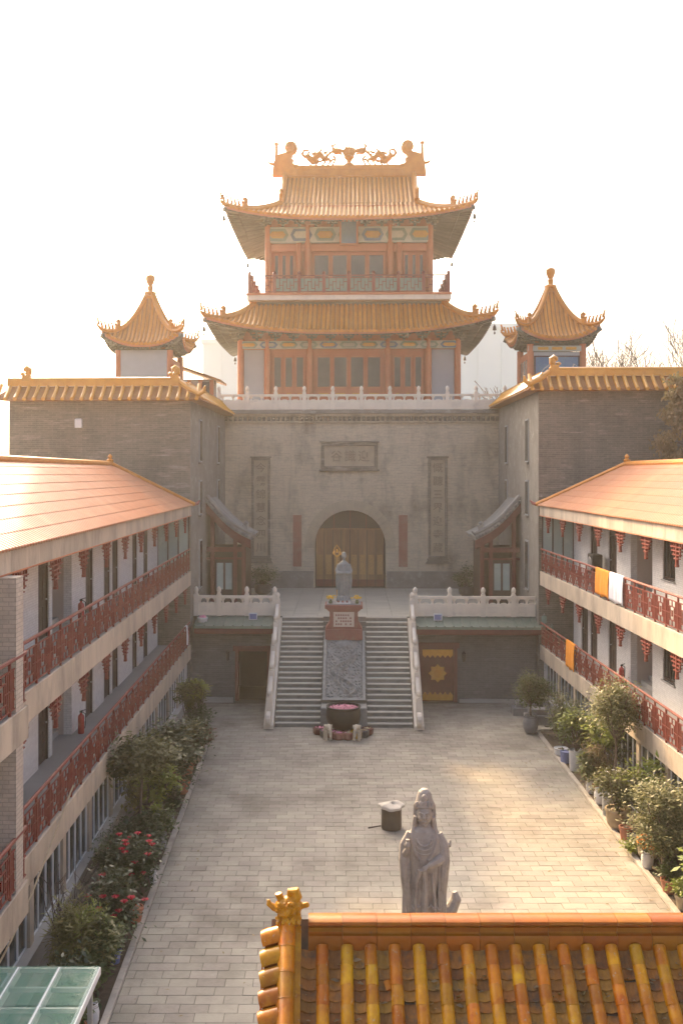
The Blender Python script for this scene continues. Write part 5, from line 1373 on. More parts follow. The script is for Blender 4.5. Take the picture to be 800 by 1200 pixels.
# cauldron of petals with its ring of painted tubs and two elephants
CU, CVv = SX + .0, 41.85
ca = gthing('cauldron', 'black iron cauldron filled with pink petals at the foot of the stairs', 'cauldron', CU, CVv)
ob('bowl', MB().lathe([(.3, .22), (.52, .32), (.69, .55), (.74, .8), (.72, 1.0), (.68, 1.1), (.72, 1.13), (.73, 1.19), (.66, 1.2), (.63, 1.1), (.6, 1.02)], n=28), ca, mat='iron', smooth=True)
for k in range(3):
    a = 2 * pi * k / 3 + .5; ob('foot', MB().tube([(.35 * cos(a), .35 * sin(a), .35), (.44 * cos(a), .44 * sin(a), .0)], [.09, .06], 6), ca, mat='iron')
pt = MB()
for k in range(420):
    a, r = random.uniform(0, 2 * pi), .6 * sqrt(random.random()); c = Vector((r * cos(a), r * sin(a), 1.09 + .06 * (1 - r / .6) + random.uniform(0, .03)))
    d1 = Vector((random.uniform(-1, 1), random.uniform(-1, 1), random.uniform(-.4, .4))).normalized() * .05; d2 = d1.cross(Vector((random.uniform(-.3, .3), random.uniform(-.3, .3), 1))).normalized() * .035
    pt.add([c - d1, c + d2, c + d1, c - d2], [(0, 1, 2, 3)])
pt.lathe([(.62, 1.04), (.4, 1.1), (.05, 1.13)], n=16); ob('petals', pt.mesh('petals', 'pink', fix=False), ca, kind='stuff')
tubs = [(-1.02, .0, 'darkred'), (-.72, -.42, 'potd'), (-.18, -.78, 'wallred'), (.2, -.76, 'wallred'), (.52, -.55, 'yellowf'), (.98, -.05, 'darkred'), (-.42, -.62, 'red'), (.8, -.38, 'potd')]
tl = ['wine red', 'small dark', 'brick red', 'second brick red', 'yellow', 'dark red', 'scarlet', 'black']
for (x, y, m), nm in zip(tubs, tl):
    tb = gthing('flower_tub', f'{nm} painted tub of petals in the ring round the cauldron', 'tub', CU + x, CVv + y, 0, 'painted tubs round the cauldron')
    ob('tub', MB().lathe([(.2, 0), (.26, .06), (.27, .26), (.22, .3), (.2, .24)], n=10), tb, mat=m)
    pb = MB()
    for k in range(14): pb.ball((random.gauss(0, .09), random.gauss(0, .09), .27), (.05, .05, .03), 5, 3)
    ob('petals', pb, tb, mat='pink' if x < 0 else 'pott', kind='stuff')
e = MB()
e.ball((0, .12, .42), (.15, .24, .15), 10, 8); e.ball((0, -.12, .56), (.12, .13, .13), 10, 8)
for q in (-1, 1):
    for y in (-.04, .26): e.tube([(q * .085, y, .4), (q * .09, y, .12), (q * .09, y - .01, 0)], [.075, .06, .07], 8)
    e.ball((q * .13, -.06, .56), (.03, .08, .1), 8, 6); e.tube([(q * .05, -.2, .5), (q * .07, -.3, .47), (q * .07, -.36, .53)], [.022, .018, .008], 6)
e.tube([(0, -.2, .58), (0, -.31, .5), (0, -.33, .3), (0, -.38, .2), (0, -.45, .26)], [.075, .06, .05, .04, .03], 8); e.tube([(0, .34, .45), (0, .38, .25)], [.02, .015], 5); e.box(-.13, .0, .52, .13, .26, .585)
EM = sculpt(e, 'elephant', 'elep', .016, 1)
for x, lab in ((-.62, 'small cream stone elephant before the cauldron, beside the scarlet tub'), (.55, 'small cream stone elephant before the cauldron, beside the yellow tub')):
    o = ob('elephant_statue', EM, None, G(CU + x, CVv - .95, .0), GR + (.25 if x < 0 else -.2)); tag(o, lab, 'elephant statue', 'stone elephants at the cauldron')

# covered tin bin on the paving
bn = thing('tin_bin', 'squat stained tin bin topped with a pale sack on the open paving', 'bin', (2.12, 30.75, 0))
ob('bin_body', MB().lathe([(.30, 0), (.315, .04), (.31, .3), (.315, .33), (.31, .38), (.31, .66), (.33, .7)], n=20), bn, mat='tin', smooth=True)
sk = MB()
def sack(u, v):
    a = u * 2 * pi; r = .38 * sin(v * pi / 2) * (1 + .10 * sin(3 * a) + .06 * sin(7 * a + 1)); return (r * cos(a), r * sin(a), .70 + .09 * cos(v * pi / 2) * (1 + .5 * sin(2 * a)) - .05 * (v > .95))
sk.grid(sack, 36, 8); ob('sack_lid', sk, bn, mat='foam', smooth=True)
ob('prop_stick', MB().tube([(-.32, .05, .06), (-.72, -.02, .02)], .02, 6), bn, mat='twig')
# small floodlights on the green eaves, jar and flower pot
for u_, lab in ((-4.75, 'small white floodlight on green eave over open doorway'), (4.05, 'small white floodlight on green eave over the gilded door')):
    f = gthing('floodlight', lab, 'floodlight', u_, VT - .35, 3.92, 'floodlights on the green eave')
    ob('housing', MB().box(-.2, -.06, .04, .2, .06, .36), f, mat='pvc'); ob('lens', MB().box(-.16, -.068, .08, .16, -.061, .32), f, mat='potb'); ob('stand', MB().box(-.03, -.03, -.05, .03, .03, .05), f, mat='steel')
jr = gthing('glazed_jar', 'pale green glazed jar at the end of the green eave', 'jar', 9.0, VT - .5, 3.86)
ob('jar_body', MB().lathe([(.17, 0), (.24, .06), (.24, .36), (.2, .42), (.2, .46)], n=14), jr, mat='teal', smooth=True); ob('jar_lid', MB().lathe([(.21, .46), (.19, .52), (.03, .56)], n=12), jr, mat='porc')
tyb = gthing('toy_basket', 'pink and white plastic basket at the corner of the green eave', 'basket', -7.15, VT - .5, 3.86)
ob('basket_body', MB().lathe([(.2, 0), (.26, .2), (.24, .22)], n=10), tyb, mat='porc'); ob('basket_contents', MB().ball((.05, 0, .22), (.14, .12, .12)).ball((-.08, .02, .22), .1), tyb, mat='pink')

# ------------------------------------------------------------------ glazed roof of the near gate
FG = thing('glazed_gate', 'near gate with amber glazed tile roof, ridge and scaly end ornament', 'gate', (-.3, 12.6, 0))
GX1 = 6.8
ob('gate_wall', MB().box(.0, -.45, 0, .6, .45, 4.3).box(5.9, -.45, 0, 6.5, .45, 4.3).box(.6, -.3, 3.0, 5.9, .3, 4.3), FG, mat='plaster')
fz = lambda d: 5.18 - 1.03 * d + .10 * d * d        # roof surface, d = distance from the ridge towards the viewer
PITCH = .30; NT = 21
deck = MB()
deck.grid(lambda u, v: (-.35 + u * (GX1 + .4), .15 - v * 1.95, fz(v * 1.95 - .15) - .09), 1, 14)
deck.grid(lambda u, v: (-.35 + u * (GX1 + .4), .15 + v * 1.75, fz(v * 1.75 - .0) - .05), 1, 10)
froof = ob('roof', deck, FG, mat='soil')
# pan tiles: shallow channels in overlapping courses
pt = MB(); wd, ln_ = PITCH * .86, .20
def pan_fn(u, v):
    x = (u - .5) * wd; c = .045 * (abs(u - .5) * 2) ** 2
    arc_ = -.035 * (1 - (2 * u - 1) ** 2)
    return (x, -v * ln_ + arc_ * (v > .5), c + .0 + .03 * v)
pt.grid(pan_fn, 6, 1); pt.grid(lambda u, v: ((u - .5) * wd, -ln_ - .035 * (1 - (2 * u - 1) ** 2), .045 * (abs(u - .5) * 2) ** 2 + .03 - .04 * v), 6, 1)
PAN = pt.mesh('pan_tile', 'pan', fix=False)
tb = MB(); LN = .232; RT = .079
for i, (y, r) in enumerate(((.012, RT * .9), (0, RT * .985), (-LN + .02, RT * 1.0), (-LN, RT * 1.03), (-LN - .004, RT * .86))):
    for j in range(9): a = pi * j / 8; tb.v.append((cos(a) * r, y, sin(a) * r))
for i in range(4):
    for j in range(8): tb.f.append((i * 9 + j, i * 9 + j + 1, (i + 1) * 9 + j + 1, (i + 1) * 9 + j))
TUB = tb.mesh('tube_tile', 'tile', True)
def slope_at(d): return math.atan(1.03 - .2 * d)
for k in range(NT + 1):
    x = .30 + k * PITCH
    d = .135; j = 0
    while d < 1.75:
        s = slope_at(d); dd = random.uniform(-.004, .004)
        ob('tube_tile', TUB, froof, (x + dd, -d, fz(d) - .015 + random.uniform(-.003, .003)), rot=(s + random.uniform(-.01, .01), 0, random.uniform(-.014, .014)))
        d += LN * cos(s)
    d = .12
    while d < 1.75:
        s = slope_at(d)
        if not (random.random() < .012): ob('pan_tile', PAN, froof, (x - PITCH / 2 + random.uniform(-.006, .006), -d, fz(d) - .078), rot=(s, 0, random.uniform(-.02, .02)))
        d += .128 * cos(s)
    h = half_tube([(x, .2 + q * .18, fz(.2 + q * .18 - .05) + .0) for q in range(9)], RT); ob('tube_tile_row', h, froof, mat='tile', smooth=True)
    ob('eave_disc', MB().lathe([(RT * 1.05, 0), (RT * 1.05, .02), (RT * .6, .03)], n=10).xf(Matrix.Rotation(pi / 2, 4, 'X')), froof, (x, -1.78, fz(1.75) - .01), mat='tile')
# ridge in short lengths: roll, recessed band, rounded cap
def ridge_piece(L):
    b = MB()
    b.prism([(-.13, -.14), (-.15, .05), (-.13, .11), (-.09, .13), (-.085, .155), (-.10, .165), (-.10, .235), (-.085, .245), (-.125, .265), (-.145, .30), (-.135, .345), (-.08, .375), (.08, .375), (.135, .345), (.145, .3), (.125, .265), (.1, .235), (.1, .165), (.09, .13), (.13, .11), (.15, .05), (.13, -.14)],
            YZ, 0, L - .004)
    b.xf(Matrix.Diagonal((1, 1, .74, 1)))
    return b.mesh('ridge_tile', 'ridge', True)
RP = ridge_piece(.43)
x = .12
while x < GX1: ob('ridge_tile', RP, froof, (x, .0, fz(.12) + .02 + random.uniform(-.002, .002)), rot=(0, 0, random.uniform(-.003, .003))); x += .43
# verge ridge running down the gable end, with outward verge tiles
d = .02
VTUB = MB()
for i, (y, r) in enumerate(((.01, .1), (0, .108), (-.30, .108), (-.315, .116), (-.32, .09))):
    for j in range(9): a = pi * j / 8; VTUB.v.append((cos(a) * r, y, sin(a) * r))
for i in range(4):
    for j in range(8): VTUB.f.append((i * 9 + j, i * 9 + j + 1, (i + 1) * 9 + j + 1, (i + 1) * 9 + j))
VT_ = VTUB.mesh('verge_tile', 'tile', True)
while d < 1.75:
    s = slope_at(d); ob('verge_tile', VT_, froof, (-.15, -d, fz(d) + .13), rot=(s, 0, random.uniform(-.01, .01))); d += .31 * cos(s)
ob('verge_base', MB().prism([(-q * .175, fz(q * .175) - .1) for q in range(11)] + [(-q * .175, fz(q * .175) + .14) for q in range(10, -1, -1)], YZ, -.245, -.055), froof, mat='ridge')
ob('verge_gutter', MB().prism([(-q * .175, fz(q * .175) - .06) for q in range(11)] + [(-q * .175, fz(q * .175) + .045) for q in range(10, -1, -1)], YZ, -.05, .03), froof, mat='tile')
ob('verge_wall', MB().prism([(-q * .175, fz(q * .175) - .35) for q in range(11)] + [(-q * .175, fz(q * .175) + .03) for q in range(10, -1, -1)], YZ, -.42, -.247), froof, mat='ridge')
SV = half_tube([(0.02, 0, 0.02), (-.16, 0, -.03), (-.22, 0, -.06)], .125, 6).mesh('verge_end_tile', 'tile', True)
d = .1
while d < 1.75:
    ob('verge_end_tile', SV, froof, (-.22, -d, fz(d) + .06), rot=(.15, 0, random.uniform(-.05, .05)))
    ob('verge_drip', MB().prism([(-.11, .02), (.11, .02), (.06, -.13), (-.06, -.13)], YZ, -.015, .0), froof, (-.44, -d - .12, fz(d + .12) - .03), mat='ridge')
    d += .172
# ridge-end ornament
b = MB(); b.ball((0, 0, .15), (.21, .15, .17), 10, 8); b.box(-.16, -.12, -.12, .18, .12, .08)
b.tube([(.05, 0, .22), (.12, 0, .32), (.10, 0, .41), (.02, 0, .40), (.01, 0, .33)], [.10, .085, .075, .06, .04], 8)
b.tube([(-.10, 0, .24), (-.14, 0, .33), (-.15, 0, .37)], [.06, .055, .06], 8)
b.tube([(-.1, 0, .1), (-.22, 0, .13), (-.29, 0, .19), (-.30, 0, .26)], [.08, .06, .045, .02], 8); b.tube([(.1, 0, .12), (.2, 0, .16), (.27, 0, .17)], [.07, .055, .04], 8); b.ball((.26, -.02, .18), (.05, .045, .05), 8, 6)
b.tube([(-.05, -.1, .02), (-.02, -.16, .1), (.04, -.15, .2)], [.05, .05, .03], 8); b.ball((-.06, -.11, .22), (.05, .04, .045), 8, 6); b.ball((.06, -.12, .24), (.05, .04, .045), 8, 6)
for k in range(26):
    a_ = random.uniform(-1.2, 1.2); b.ball((.19 * sin(a_), -.14 * cos(a_) - .01, random.uniform(-.05, .26)), random.uniform(.022, .038), 6, 5)
for k in range(5): b.tube([(-.14 + .07 * k, -.12, -.02), (-.16 + .08 * k, -.17, -.06), (-.15 + .075 * k, -.15, -.12)], [.03, .028, .01], 6)
ob('ridge_ornament', sculpt(b, 'ridge_ornament', 'tile', .008, 0), froof, (-.13, .02, fz(0) + .18), sc=(.86, .9, .74))
# dry leaves and chips caught between the tiles
lf = MB()
for k in range(330):
    x = .15 + PITCH * random.randint(0, NT - 1) + random.gauss(0, .04); d = random.uniform(.25, 1.7) ** 1.0
    if random.random() > .25 + .75 * (x / GX1) and d < 1.2: continue
    c = Vector((x, -d, fz(d) - .035 + random.uniform(0, .03))); a = random.uniform(0, 2 * pi); L = random.uniform(.025, .075); wq = L * random.uniform(.3, .5)
    u = Vector((cos(a), sin(a) * .7, sin(a) * -.7)) * L; v = Vector((-sin(a), cos(a) * .7, -cos(a) * -.7)) * wq
    n = u.cross(v).normalized() * .012
    lf.add([c - u, c + v + n, c + u, c - v + n], [(0, 1, 2, 3)])
ob('dry_leaves', lf.mesh('dry_leaves', 'leaf_brown', fix=False), froof, kind='stuff')
for (x, d, a) in ((1.08, .42, .6), (3.7, .9, .2), (2.3, 1.0, 1.3)):
    o = ob('broken_tile', half_tube([(0, 0, 0), (0, -.11, 0)], .05, 6), froof, (x, -d, fz(d) - .03), rot=(.7, .3, a), mat='tile', smooth=True)

# ------------------------------------------------------------------ glass canopy
cn = thing('glass_canopy', 'green glass canopy on a pale metal grid beside the planting bed', 'canopy', (-6.2, 10.0, 2.2))
cz = .8; X1c, Y1c = 2.63, 6.05
for i in range(4):
    for j in range(5):
        ob('glass_pane', MB().box(.02 + i * X1c / 4, .02 + j * Y1c / 5, cz, (i + 1) * X1c / 4 - .0 - .02, (j + 1) * Y1c / 5 - .02, cz + .02), cn, mat='canopy')
for i in range(5): ob('rafter', MB().box(i * X1c / 4 - .035 + (.035 if i == 0 else -.035 if i == 4 else 0), 0, cz - .12, i * X1c / 4 + .035 + (.035 if i == 0 else -.035 if i == 4 else 0), Y1c, cz - .003), cn, mat='pvc')
for j in range(11): ob('purlin', MB().box(.01, j * (Y1c - .06) / 10, cz - .07, X1c - .01, j * (Y1c - .06) / 10 + .05, cz - .005), cn, mat='steel')
for x in (.05, X1c - .1):
    for y in (.1, Y1c - .5): ob('post', MB().box(x, y, -2.2, x + .07, y + .07, cz - .12), cn, mat='steel')
cb = []
for k in range(17):
    f = k / 16; cb.append((-6.05 + .2 * f - .1, 16.6 + 7.2 * f, 2.9 - 1.55 * sin(pi * (f * .75 + .25)) * (1 - f * .4) + .6 * f))
o = ob('slack_cable', MB().tube(cb, .022, 6), mat='pott', smooth=True); tag(o, 'slack pale cable looping along the ground floor windows to the canopy', 'cable')

# ------------------------------------------------------------------ planting
def leaves(b, c, rad, n, size, rng, clumps=14, shell=.62, droop=.0, narrow=.45):
    """leaf-sized faces gathered in clumps through the crown"""
    C = []
    for k in range(clumps):
        d = Vector((rng.gauss(0, 1), rng.gauss(0, 1), rng.gauss(0, 1))).normalized() * (shell + rng.uniform(-.35, .2))
        C.append((Vector((c[0] + d.x * rad[0], c[1] + d.y * rad[1], c[2] + d.z * rad[2])), rng.uniform(.16, .30)))
    for k in range(n):
        q, s = C[rng.randrange(clumps)]
        p = q + Vector((rng.gauss(0, rad[0] * s), rng.gauss(0, rad[1] * s), rng.gauss(0, rad[2] * s)))
        L = size * rng.uniform(.6, 1.35); a = rng.uniform(0, 2 * pi)
        out = (p - Vector(c)); out = out.normalized() if out.length > 1e-4 else Vector((0, 0, 1))
        d = (Vector((cos(a), sin(a), rng.uniform(-.5, .5) - droop)) + out * .6).normalized()
        sd_ = d.cross(Vector((rng.uniform(-.4, .4), rng.uniform(-.4, .4), 1))).normalized(); up_ = sd_.cross(d)
        b.add([p, p + d * L * .5 + sd_ * L * narrow * .5 - up_ * L * .06, p + d * L - up_ * L * .12, p + d * L * .5 - sd_ * L * narrow * .5 - up_ * L * .06], [(0, 1, 2, 3)])
def stems(b, base, tips, r, rng, wob=.08):
    for tp in tips:
        p0, p1 = Vector(base), Vector(tp); L = (p1 - p0).length
        pts = [p0 + (p1 - p0) * (i / 4) + Vector((rng.uniform(-wob, wob), rng.uniform(-wob, wob), 0)) * L * (0 if i in (0, 4) else .5) for i in range(5)]
        b.tube(pts, [r * (1 - .16 * i) for i in range(5)], 6)
POTS = {
    'bowl': ([(.55, 0), (.9, .25), (1.0, .85), (1.08, .9), (1.08, 1.0), (.92, 1.0), (.9, .9)]),
    'pot': ([(.68, 0), (.72, .05), (.93, .8), (1.04, .82), (1.04, 1.0), (.9, 1.0), (.88, .9)]),
    'jar': ([(.7, 0), (.95, .25), (1.0, .55), (.85, .85), (.75, .92), (.85, 1.0), (.7, 1.0), (.66, .9)]),
    'bucket': ([(.86, 0), (.9, .02), (1.0, .95), (1.04, .96), (1.04, 1.0), (.95, 1.0), (.94, .92)]),
}
def add_pot(t, kind, r, h, mat):
    ob('pot', MB().lathe([(a * r, z * h) for a, z in POTS[kind]], n=18), t, mat=mat, smooth=True)
    ob('pot_soil', MB().lathe([(r * .9, h * .86), (r * .5, h * .9), (.01, h * .91)], n=12), t, mat='soil')
def plant(name, label, x, y, pot=None, trunk=None, crown=(), flowers=None, seed=0, cat='plant', group=None, z=.05, twigs=None):
    rng = random.Random(seed * 17 + 3)
    t = thing(name, label, cat, (x, y, z), 0, group)
    crown = [(q[0], q[1], q[2], q[3] * GROW, q[4] * GROW, q[5] * GROW, int(q[6] * 1.35)) + tuple(q[7:]) for q in crown]
    h0 = 0
    if pot: add_pot(t, *pot); h0 = pot[2] * .88
    b = MB()
    if trunk:
        hh, r, dx = trunk
        b.tube([(0, 0, h0), (dx * .3, .02, h0 + (hh - h0) * .4), (dx, 0, hh)], [r, r * .85, r * .7], 8)
        for (cx_, cy_, cz_, rx, ry, rz, n, sz, m) in [q[:9] for q in crown]:
            stems(b, (dx, 0, hh), [(cx_ + rng.uniform(-.8, .8) * rx, cy_ + rng.uniform(-.8, .8) * ry, cz_ + rng.uniform(-.3, .7) * rz) for _ in range(7)], r * .45, rng)
    else:
        for q in crown:
            cx_, cy_, cz_, rx, ry, rz = q[:6]
            stems(b, (0, 0, h0), [(cx_ + rng.uniform(-.8, .8) * rx, cy_ + rng.uniform(-.8, .8) * ry, cz_ + rng.uniform(-.2, .8) * rz) for _ in range(8)], .022, rng)
    if twigs:
        n, R, H = twigs
        for k in range(n):
            a = rng.uniform(0, 2 * pi); r = R * rng.uniform(.3, 1); p = Vector((0, 0, h0)); pts = [p]
            d = Vector((cos(a) * r, sin(a) * r, H * rng.uniform(.6, 1)))
            for i in range(1, 6): pts.append(p + d * (i / 5) + Vector((rng.uniform(-.07, .07), rng.uniform(-.07, .07), 0)))
            b.tube(pts, [.022, .018, .014, .011, .008, .004], 5)
            for i in (2, 3, 4):
                e = pts[i] + Vector((rng.uniform(-.3, .3), rng.uniform(-.3, .3), rng.uniform(.15, .4))); b.tube([pts[i], (pts[i] + e) / 2 + Vector((.03, 0, 0)), e], [.01, .007, .003], 4)
    if b.v: ob('trunk' if trunk else 'stems', b, t, mat='bark' if trunk else 'twig', smooth=True)
    for q in crown:
        cx_, cy_, cz_, rx, ry, rz, n, sz, m = q[:9]
        lb = MB(); kw = q[9] if len(q) > 9 else {}
        leaves(lb, (cx_, cy_, cz_), (rx, ry, rz), n, sz, rng, **kw)
        ob('crown', lb.mesh('crown', m, fix=False), t)
    if flowers:
        n, m, s, c, rad = flowers; fb = MB()
        for k in range(n):
            d = Vector((rng.gauss(0, 1), rng.gauss(0, 1) - .3, rng.gauss(0, 1) + .6)).normalized(); p = Vector((c[0] + d.x * rad[0], c[1] + d.y * rad[1], c[2] + d.z * rad[2]))
            for j in range(6):
                a = 2 * pi * j / 6; e = Vector((cos(a), sin(a), .35)) * s; w_ = Vector((-sin(a), cos(a), 0)) * s * .5; fb.add([p, p + e * .6 + w_, p + e, p + e * .6 - w_], [(0, 1, 2, 3)])
            fb.ball(p + Vector((0, 0, .01)), s * .4, 5, 4)
        ob('blossoms', fb.mesh('blossoms', m, fix=False), t, kind='stuff')
    return t
# bed on the camellia side
GROW = 1.0
plant('standard_tree', 'slender tree with bare trunk and rounded dark crown in camellia bed', -5.35, 29.0, None, (2.1, .055, .1), [(.35, 0, 2.75, 1.0, .9, .62, 2600, .16, 'leaf_olive', dict(clumps=22)), (-.25, -.1, 2.5, .7, .7, .5, 900, .17, 'leaf_dark')], seed=1, cat='tree')
plant('evergreen_shrub', 'broad glossy evergreen bush behind the slender standard tree', -5.3, 33.2, None, None, [(0, 0, 1.75, 1.0, 1.0, .75, 2400, .2, 'leaf_dark', dict(clumps=20)), (.3, -.2, 1.0, .8, .8, .6, 900, .18, 'leaf_dark')], seed=2, cat='shrub')
plant('evergreen_shrub', 'dark leafy shrub with silvery leaves at the kerb, before the far lime-topped shrub', -4.95, 36.2, ('pot', .3, .4, 'terra'), None, [(0, 0, 1.2, .8, .9, .7, 1700, .17, 'leaf_dark', dict(clumps=16)), (.1, -.2, 1.55, .6, .6, .35, 500, .16, 'leaf_pale')], seed=3, cat='shrub')
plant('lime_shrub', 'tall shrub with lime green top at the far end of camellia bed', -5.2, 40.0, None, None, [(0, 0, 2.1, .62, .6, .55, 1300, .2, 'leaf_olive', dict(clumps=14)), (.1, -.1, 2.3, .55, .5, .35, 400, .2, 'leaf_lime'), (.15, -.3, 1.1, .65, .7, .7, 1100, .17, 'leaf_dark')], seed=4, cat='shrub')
plant('evergreen_shrub', 'low dark shrub beside the orange pot at the far bed corner', -4.85, 38.7, ('pot', .26, .36, 'terra'), None, [(.1, 0, .95, .6, .6, .45, 900, .16, 'leaf_dark'), (.3, -.1, .75, .35, .4, .3, 300, .15, 'leaf_red')], seed=5, cat='shrub')
plant('yellow_shrub', 'yellow-green bush behind the trunk of the slender standard tree', -5.3, 30.7, None, None, [(.15, 0, 1.35, .7, .6, .5, 800, .2, 'leaf_lime', dict(clumps=10)), (-.5, 0, 1.2, .5, .5, .5, 400, .19, 'leaf_yel')], seed=6, cat='shrub')
plant('red_leaf_plant', 'small plant with dark red leaves between the green bed shrubs', -4.95, 32.0, ('pot', .2, .35, 'potd'), None, [(0, 0, .95, .3, .3, .4, 420, .17, 'leaf_red')], seed=7)
plant('potted_shrub', 'dark shrub in grey bucket near the red-leaved plant', -4.75, 30.7, ('bucket', .19, .42, 'potg'), None, [(0, 0, .95, .42, .45, .4, 700, .15, 'leaf_dark')], seed=8)
plant('potted_shrub', 'small lime-tipped shrub in a pale grey bucket by the kerb', -4.7, 29.0, ('bucket', .17, .44, 'potg'), None, [(0, 0, .85, .38, .42, .36, 500, .15, 'leaf_mid'), (-.15, 0, 1.1, .15, .15, .18, 90, .16, 'leaf_lime')], seed=9)
plant('evergreen_shrub', 'dense dark shrub at the foot of the slender standard tree', -5.1, 27.6, None, None, [(.1, 0, .85, .75, .8, .6, 1800, .15, 'leaf_dark', dict(clumps=18))], seed=10, cat='shrub')
plant('camellia', 'red camellia bush next to the white bottle', -5.0, 25.7, None, None, [(0, 0, .95, .8, .75, .7, 2400, .13, 'leaf_dark', dict(clumps=20))], (17, 'redf', .10, (0, 0, 1.05), (.75, .7, .55)), seed=11, cat='shrub')
plant('camellia', 'red camellia bush next to the terracotta pot by the yellow bamboo', -4.95, 23.4, None, None, [(0, 0, .85, .75, .85, .7, 2400, .13, 'leaf_dark', dict(clumps=20))], (13, 'redf', .10, (.1, .1, .95), (.7, .8, .5)), seed=12, cat='shrub')
plant('clipped_conifer', 'narrow dark conifer between the plinth and the red camellias', -5.7, 26.6, None, None, [(0, 0, .8, .35, .4, .8, 1500, .07, 'leaf_dark')], seed=13, cat='shrub')
plant('bamboo', 'feathery yellow-green bamboo clump near the canopy', -5.35, 21.3, None, None, [(0, 0, .95, .6, .65, .85, 1900, .19, 'leaf_yel', dict(clumps=24, narrow=.18)), (.2, .2, 1.2, .55, .55, .5, 500, .17, 'leaf_lime', dict(narrow=.2))], seed=14)
plant('bare_shrub', 'leafless dark twiggy shrub by the ground floor windows', -5.7, 22.0, None, None, (), None, seed=15, cat='shrub', twigs=(16, .75, 2.4))
plant('evergreen_shrub', 'green shrub beside the blue pot and yellow bamboo', -4.75, 21.2, None, None, [(0, 0, .75, .5, .6, .6, 1300, .14, 'leaf_mid', dict(clumps=14)), (0, 0, .9, .45, .5, .45, 500, .13, 'leaf_pale')], seed=16, cat='shrub')
plant('potted_shrub', 'leafy shrub in a blue pot at the kerb', -4.62, 22.2, ('pot', .14, .3, 'potb'), None, [(0, 0, .62, .3, .3, .25, 350, .12, 'leaf_mid')], (4, 'pink', .05, (0, 0, .7), (.25, .25, .15)), seed=17)
plant('potted_shrub', 'low green plant in the wide terracotta pot near the canopy edge', -4.78, 18.9, ('pot', .3, .42, 'terra'), None, [(-.05, .1, .75, .42, .45, .4, 700, .14, 'leaf_mid')], seed=18)
plant('evergreen_shrub', 'dark bushy shrub behind the white vase at the canopy', -4.95, 19.9, None, None, [(0, 0, .75, .5, .5, .6, 1100, .14, 'leaf_dark')], seed=19, cat='shrub')
for (x, y, k, r, h, m, lab) in ((-4.55, 24.2, 'pot', .2, .38, 'terra', 'terracotta pot standing empty by the camellias'), (-4.55, 19.7, 'jar', .14, .42, 'porc', 'white porcelain vase by the kerb near the canopy'), (-4.5, 26.5, 'jar', .11, .36, 'porc', 'white bottle-shaped vase beside the red camellias'),
                                (-4.75, 37.6, 'pot', .25, .42, 'pott', 'tan pot near the far end of camellia bed'), (-4.78, 34.0, 'pot', .26, .4, 'terra', 'terracotta pot under the dark evergreen bush')):
    t = thing('plant_pot', lab, 'pot', (x, y, .05), 0, 'empty pots in the beds'); add_pot(t, k, r, h, m)
# bed on the cloth side
GROW = 1.15
t = plant('topiary', 'dense round topiary standing on a carved stone urn at bed corner', 8.75, 42.0, ('jar', .32, .75, 'stone'), (1.15, .05, 0), [(.1, 0, 1.75, .72, .7, .62, 2600, .12, 'leaf_mid', dict(clumps=22)), (-.1, -.1, 2.0, .6, .6, .4, 700, .12, 'leaf_olive')], seed=21)
for (u_, v_, w_, h_, lab) in ((7.75, 45.6, .5, .35, 'low grey stone block against the basement wall'), (8.1, 44.0, .55, .4, 'square grey stone planter before the basement wall')):
    o = ob('stone_block', MB().bev(-w_, -.35, 0, w_, .35, h_, .04).bev(-w_ * .7, -.25, h_, w_ * .7, .25, h_ + .25, .03), None, G(u_, v_, 0), GR, mat='stone'); tag(o, lab, 'stone block')
plant('slender_shrub', 'thin leafy shrub with several bare stems near the topiary', 9.55, 39.7, None, None, [(0, 0, 1.6, .65, .6, .8, 1300, .13, 'leaf_olive', dict(clumps=16)), (.1, .2, .9, .5, .5, .5, 500, .14, 'leaf_mid')], seed=22, cat='shrub')
bs_ = thing('stone_basin', 'white stone basin on a slim stand between the shrubs', 'basin', (9.9, 41.2, .05)); ob('stand', MB().lathe([(.2, 0), (.12, .1), (.1, 1.0), (.16, 1.1)], n=10), bs_, mat='stone'); ob('bowl', MB().lathe([(.16, 1.1), (.4, 1.2), (.45, 1.32), (.38, 1.32), (.3, 1.24)], n=16), bs_, mat='porc', smooth=True)
plant('potted_shrub', 'bright green bush in a tall white bucket', 9.3, 36.6, ('bucket', .26, .75, 'porc'), None, [(.1, 0, 1.5, .75, .75, .65, 1800, .15, 'leaf_mid', dict(clumps=18)), (.1, -.1, 1.85, .6, .6, .3, 450, .16, 'leaf_lime')], seed=23)
plant('standard_tree', 'slim-trunked tree with wide olive crown beside the flowering rose bush', 9.4, 32.1, None, (2.25, .06, .05), [(0, 0, 3.45, .82, .8, .72, 3400, .12, 'leaf_pale', dict(clumps=28)), (.2, .2, 3.2, .7, .7, .6, 1400, .13, 'leaf_olive', dict(clumps=16))], seed=24, cat='tree')
plant('lime_shrub', 'shrub with large lime leaves behind the slim-trunked olive tree', 9.85, 34.6, None, None, [(0, 0, 2.0, .65, .6, .55, 420, .26, 'leaf_lime', dict(clumps=10)), (.1, 0, 1.2, .6, .5, .6, 500, .18, 'leaf_mid')], seed=25, cat='shrub')
plant('dry_shrub', 'dry brown drooping shrub near the slim trunk', 9.35, 33.9, ('pot', .22, .4, 'terra'), None, [(0, 0, 1.15, .5, .5, .75, 1500, .16, 'leaf_dry', dict(clumps=22, droop=.8, narrow=.16))], seed=26, cat='shrub')
